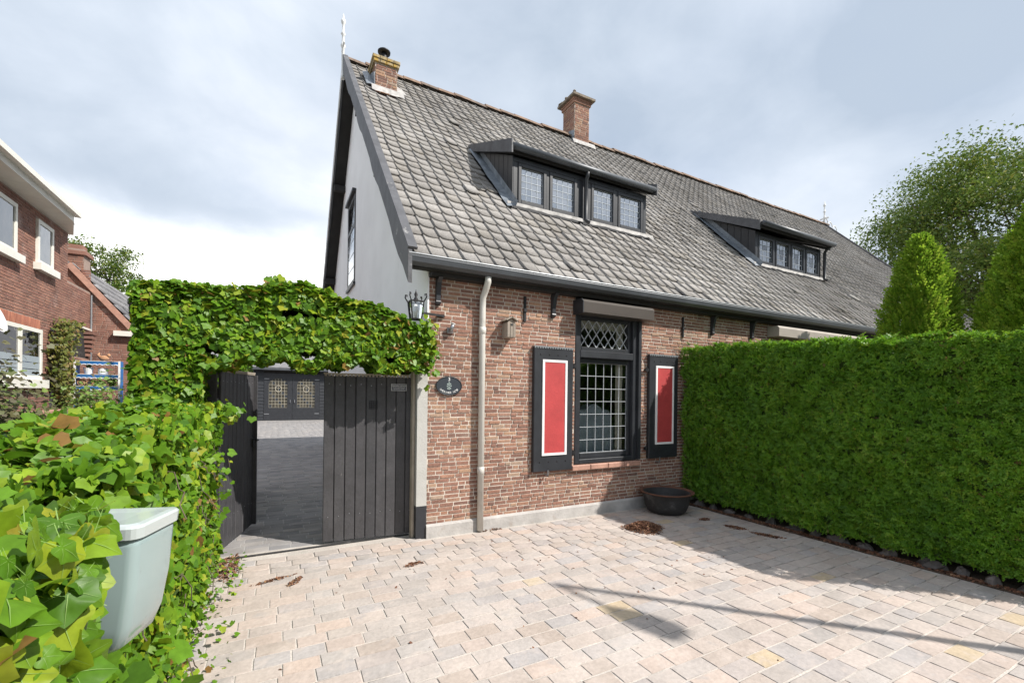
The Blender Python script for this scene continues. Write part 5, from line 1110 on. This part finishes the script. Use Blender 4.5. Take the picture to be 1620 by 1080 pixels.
Ms, Ls = brick_mats(brick_layout(-5.02, -4.66, 4.7, 5.44, [], .2, .062, .012, .4), (0, AY + .0195, 0), (1, 0, 0), (0, -1, 0), .006); pieces('brick', BT, BF, Ms, Ls, m_brick_new, nch, keep=0, rest_name='brickwork')
P('chimney_cap', m_brick_new, nch, lambda b: (b.box(-5.06, -4.60, AY - .03, AY + .55, 5.30, 5.40), b.box(-5.0, -4.7, AY + .06, AY + .4, 5.46, 5.58)))
P('porch_shade_panel', m_castiron, nh, lambda b: b.box(XL + .001, XL + .006, 15.1, 16.2, 2.45, 3.2))  # flat dark panel on the wall, painted as the shade of the recess
P('porch_lintel', m_cream, nh, lambda b: b.box(XL + .001, XL + .07, 15.05, 16.25, 3.2, 3.25))
for k in range(6): P('corbel_brick', m_brick_new, nh, lambda b: b.box(XL + .001, XL + .05 + .03 * k, 16.0 - .03 * k, 16.24, 2.5 + k * .115, 2.58 + k * .115))
P('downpipe', m_zinc, nh, lambda b: b.tube([(XL + .03, 16.33, 0), (XL + .03, 16.33, 4.2)], .022, 8))
dish = thing('satellite_dish', 'round white dish fixed to the red brick wall beside the window', 'dish', (XL, 10.1, 2.8))
o = P('reflector', m_white, dish, lambda b: b.lathe([(0, .0), (.12, .012), (.22, .04), (.30, .085), (.305, .08), (.22, .03), (0, -.01)], (0, 0, 0), 28), True)
o.matrix_basis = Matrix.Translation((-4.18, 10.58, 2.80)) @ Matrix.Rotation(math.radians(70), 4, 'Y') @ Matrix.Rotation(math.radians(0), 4, 'Z')
P('arm', m_metalgrey, dish, lambda b: b.tube([(XL + .008, 10.72, 2.72), (-4.30, 10.72, 2.72), (-4.2, 10.72, 2.8)], .02, 8))
# climber on the neighbour's wall
N = 3000; cl_y = rng.uniform(13.62, 15.1, N); cl_z = 1.1 + rng.random(N) * 2.15
keepm = (np.abs(cl_y - (14.25 + .25 * np.sin(cl_z * 2.2))) < .38 + .28 * rng.random(N) * (cl_z > 2.0)); cl_y, cl_z = cl_y[keepm], cl_z[keepm]; N = len(cl_y)
p = np.stack([XL + .03 + rng.random(N) * .28, cl_y, cl_z], 1)
ct = grow('wall_climber', 'yellowing climber growing up the red brick wall', p, np.tile([1.0, -.2, .1], (N, 1)), .075 * (.5 + .8 * rng.random(N)), None, (XL + .1, 14.3, 0), keep=0, mat=m_climber, spread=.7, cat='climber')
P('stem', m_bark, ct, lambda b: [b.tube([(XL + .06, 14.0 + k * .12, 0), (XL + .07, 14.05 + k * .12 + U(-.1, .1), 1.0), (XL + .06, 14.1 + k * .1 + U(-.2, .2), 2.2), (XL + .06, 14.2 + U(-.3, .3), 3.0)], .012, 5) for k in range(5)])
P('trellis', m_castiron, ct, lambda b: (b.box(XL + .008, XL + .05, 13.85, 13.93, 0, 3.0), b.box(XL + .008, XL + .05, 14.6, 14.66, 0, 3.0)))
# blue plant shelf
SX0, SX1, SY0, SY1 = -4.42, -3.56, 15.0, 15.28
sh = thing('plant_shelf', 'blue plant rack with white scalloped edges before the brick wall', 'shelf', (-4.0, 15.2, 0))
for x in (SX0, SX1):
    P('side_panel', m_blue, sh, lambda b: b.box(x, x + .03, SY0, SY1, 0, 2.34)); P('side_edge', m_white, sh, lambda b: b.box(x - .006, x + .036, SY0 - .012, SY0 - .001, 1.35, 2.34))
for z in (2.30, 1.96, 1.66):
    P('board', m_blue, sh, lambda b: b.box(SX0 + .031, SX1 - .001, SY0, SY1, z, z + .025))
    P('fascia', m_blue, sh, lambda b: b.box(SX0 + .04, SX1 - .01, SY0 - .012, SY0 - .001, z - .07, z + .03))
    P('scalloped_trim', m_white, sh, lambda b: b.tube([(SX0 + .04 + (SX1 - SX0 - .05) * i / 40, SY0 - .018, z - .075 + .018 * abs(math.sin(i * math.pi / 5))) for i in range(41)], .011, 5))
    P('top_trim', m_white, sh, lambda b: b.box(SX0 + .04, SX1 - .01, SY0 - .016, SY0 - .0125, z + .022, z + .032))
al = thing('spiky_plant', 'spiky agave-like plant in a pale pot on the blue rack', 'plant', (-4.18, 15.12, 1.985))
P('pot', m_white, al, lambda b: b.lathe([(.07, 0), (.10, .16), (.105, .17), (.09, .17), (.085, .14), (0, .14)], (-4.18, 15.12, 1.987), 14))
for k in range(26):
    t = k * 2.4; e = .5 + .5 * ((k * 37) % 11) / 11
    P('leaf', m_green, al, lambda b: b.add([(-4.18 + r * math.cos(t) + w * math.sin(t), 15.12 + r * math.sin(t) * .8 - w * math.cos(t), 2.14 + zz) for (r, w, zz) in ((.02, -.014, 0), (.02, .014, 0), (.14 * e, .012, .16), (.14 * e, -.012, .16), (.27 * e, 0, .22 * (1.3 - e)))], [(0, 1, 2, 3), (3, 2, 4)]))
wp = tag(P('white_pot', m_white, None, lambda b: b.lathe([(.08, 0), (.10, .02), (.10, .16), (.085, .165), (.08, .12), (0, .11)], (-3.90, 15.13, 1.987), 16)), 'plain white pot standing on the middle board of the blue rack', 'pot')
for k, lb_ in enumerate(('round-mouthed clay pot lying on the lowest shelf board by the side panel', 'round-mouthed clay pot lying on the lowest shelf board beside trailing plants')):
    cp = thing('clay_pot', lb_, 'pot', (-4.30 + k * .17, 15.12, 1.687), 'clay pots lying on the rack')
    o = P('body', m_terra, cp, lambda b: b.lathe([(.05, -.10), (.085, -.04), (.085, .08), (.045, .10), (.04, .06), (.0, .02)], (0, 0, 0), 18), True); o.matrix_basis = Matrix.Translation((-4.30 + k * .17, 15.12, 1.773)) @ Matrix.Rotation(math.pi / 2, 4, 'X')
    o = P('mouth', m_castiron, cp, lambda b: b.lathe([(.044, 0), (0, .001)], (0, 0, 0), 16)); o.matrix_basis = Matrix.Translation((-4.30 + k * .17, 15.018, 1.773)) @ Matrix.Rotation(math.pi / 2, 4, 'X')
for (x, z, rr, lb_) in ((-3.98, 1.70, .10, 'small trailing green plant beside the clay pots on the rack'), (-3.72, 1.78, .15, 'bushy green plant filling the rack corner away from the clay pots')):
    N = 240; p = np.array([x, 15.1, z + .06]) + rng.normal(0, .5, (N, 3)) * rr; grow('shelf_plant', lb_, p, np.tile([0, -.8, .6], (N, 1)), .05 * (.5 + .7 * rng.random(N)), lambda b: b.lathe([(.05, 0), (.06, .08), (0, .08)], (x, 15.13, 1.687), 10), (x, 15.12, 1.687), keep=0, mat=m_green, cat='plant')
rf = thing('ornament_bird', 'brown bird figurine sitting on top of the blue rack', 'ornament', (-3.86, 15.13, 2.327))
P('body', m_terra, rf, lambda b: (b.blob((-3.88, 15.13, 2.41), .10, .06, .075, 10, 7, .03), b.blob((-3.79, 15.13, 2.49), .04, .035, .045, 8, 6, .03), b.tube([(-3.95, 15.13, 2.42), (-4.0, 15.13, 2.50), (-3.97, 15.13, 2.55)], [.04, .03, .01], 8), b.box(-3.92, -3.85, 15.1, 15.16, 2.326, 2.35)), True)
hs_ = tag(P('horseshoe', m_iron, None, lambda b: b.tube([(-3.62 + .055 * math.cos(t), AY - .018, 1.58 + .07 * math.sin(t)) for t in [math.radians(-50 + 280 * k / 14) for k in range(15)]], .012, 6)), 'iron horseshoe nailed to the bricks beside the blue rack', 'horseshoe')
# garden planting beyond the ivy hedge
gwl = thing('garden_wall', 'low brick wall in the neighbouring garden', 'wall', (-3.4, 9, 0))
gwm = P('core', m_mortar_new, gwl, lambda b: b.box(-3.45, -3.25, 7.2, 12.5, -.05, 1.18))
Ms, Ls = brick_mats(brick_layout(7.2, 12.5, .6, 1.18, [], .215, .062, .012, .4), (-3.2495, 0, 0), (0, 1, 0), (1, 0, 0), .006); pieces('brick', BT, BF, Ms, Ls, m_brick_new, gwm, keep=0, rest_name='brickwork')
for k in range(18): P('coping', m_sillb, gwl, lambda b: b.box(-3.49, -3.21, 7.2 + k * .29, 7.2 + k * .29 + .283, 1.182, 1.24))
for (x, y, z, rr, hh, N, mt, sz_, lb_) in ((-2.55, 6.35, 1.25, .55, .85, 1700, m_shrub, .06, 'sparse brownish shrub in the neighbouring garden'), (-3.05, 8.2, 1.10, .40, .55, 700, m_green, .075, 'leafy bush before the low garden wall'), (-2.95, 10.8, 1.2, .45, .55, 700, m_green, .075, 'bright leafy bush growing before the blue rack'), (-3.6, 13.9, 1.1, .6, .7, 900, m_green, .07, 'green bush at the foot of the wall climber')):
    p = np.array([x, y, z]) + rng.normal(0, .45, (N, 3)) * np.array([rr, rr, hh]); p[:, 2] = np.maximum(p[:, 2], .1)
    t = grow('garden_shrub', lb_, p, nrm(p - np.array([x, y, z - .3])), sz_ * (.5 + .8 * rng.random(N)), None, (x, y, -.06), keep=0, mat=mt, spread=.6, cat='shrub')
    P('stem', m_bark, t, lambda b: [b.tube([(x + U(-.08, .08), y + U(-.08, .08), -.06), (x + U(-.2, .2), y + U(-.2, .2), z * .6), (x + U(-.6, .6) * rr, y + U(-.6, .6) * rr, z + U(0, .7) * hh)], [.02, .013, .005], 5) for k in range(9)])

# ------------------------------------------------------------------ street lamp beside the road (its shadow lies on the drive)
LH = 6.0; ltip = Vector((2.11 + SUN_AZ[0] * LH / math.tan(SUN_EL), 3.13 + SUN_AZ[1] * LH / math.tan(SUN_EL), 0))
lamp = thing('street_lamp', 'grey street lamp with a short arm standing beside the road', 'street lamp', (ltip.x, ltip.y, 0))
P('pole', m_metalgrey, lamp, lambda b: b.tube([(ltip.x, ltip.y, -.06), (ltip.x, ltip.y, 1.2), (ltip.x, ltip.y, 1.25), (ltip.x, ltip.y, LH)], [.07, .07, .05, .035], 14), True)
hd = Vector((.29, -.98, 0)).normalized()
P('arm', m_metalgrey, lamp, lambda b: b.tube([(ltip.x, ltip.y, LH - .02), tuple(ltip + hd * .3 + Vector((0, 0, LH + .03))), tuple(ltip + hd * .62 + Vector((0, 0, LH + .05)))], .024, 8), True)
P('head', m_metalgrey, lamp, lambda b: b.add([tuple(ltip + hd * u + hd.cross(Zv) * v + Vector((0, 0, LH + w))) for (u, hw, z0, z1) in ((.58, .04, .02, .08), (.72, .10, .0, .12), (1.0, .13, 0, .11), (1.12, .09, .01, .08)) for (v, w) in ((-hw, z0), (hw, z0), (hw * .7, z1), (-hw * .7, z1))], [(i * 4 + k, i * 4 + (k + 1) % 4, i * 4 + 4 + (k + 1) % 4, i * 4 + 4 + k) for i in range(3) for k in range(4)] + [(3, 2, 1, 0), (12, 13, 14, 15)]))
P('lamp_glass', m_frost, lamp, lambda b: b.obox(ltip + hd * .88 + Vector((0, 0, LH - .012)), hd * .16, hd.cross(Zv) * .09, Vector((0, 0, .01))))
for o in EMPTIES:
    for k in ('_wx', '_wy', '_wz'):
        del o[k]
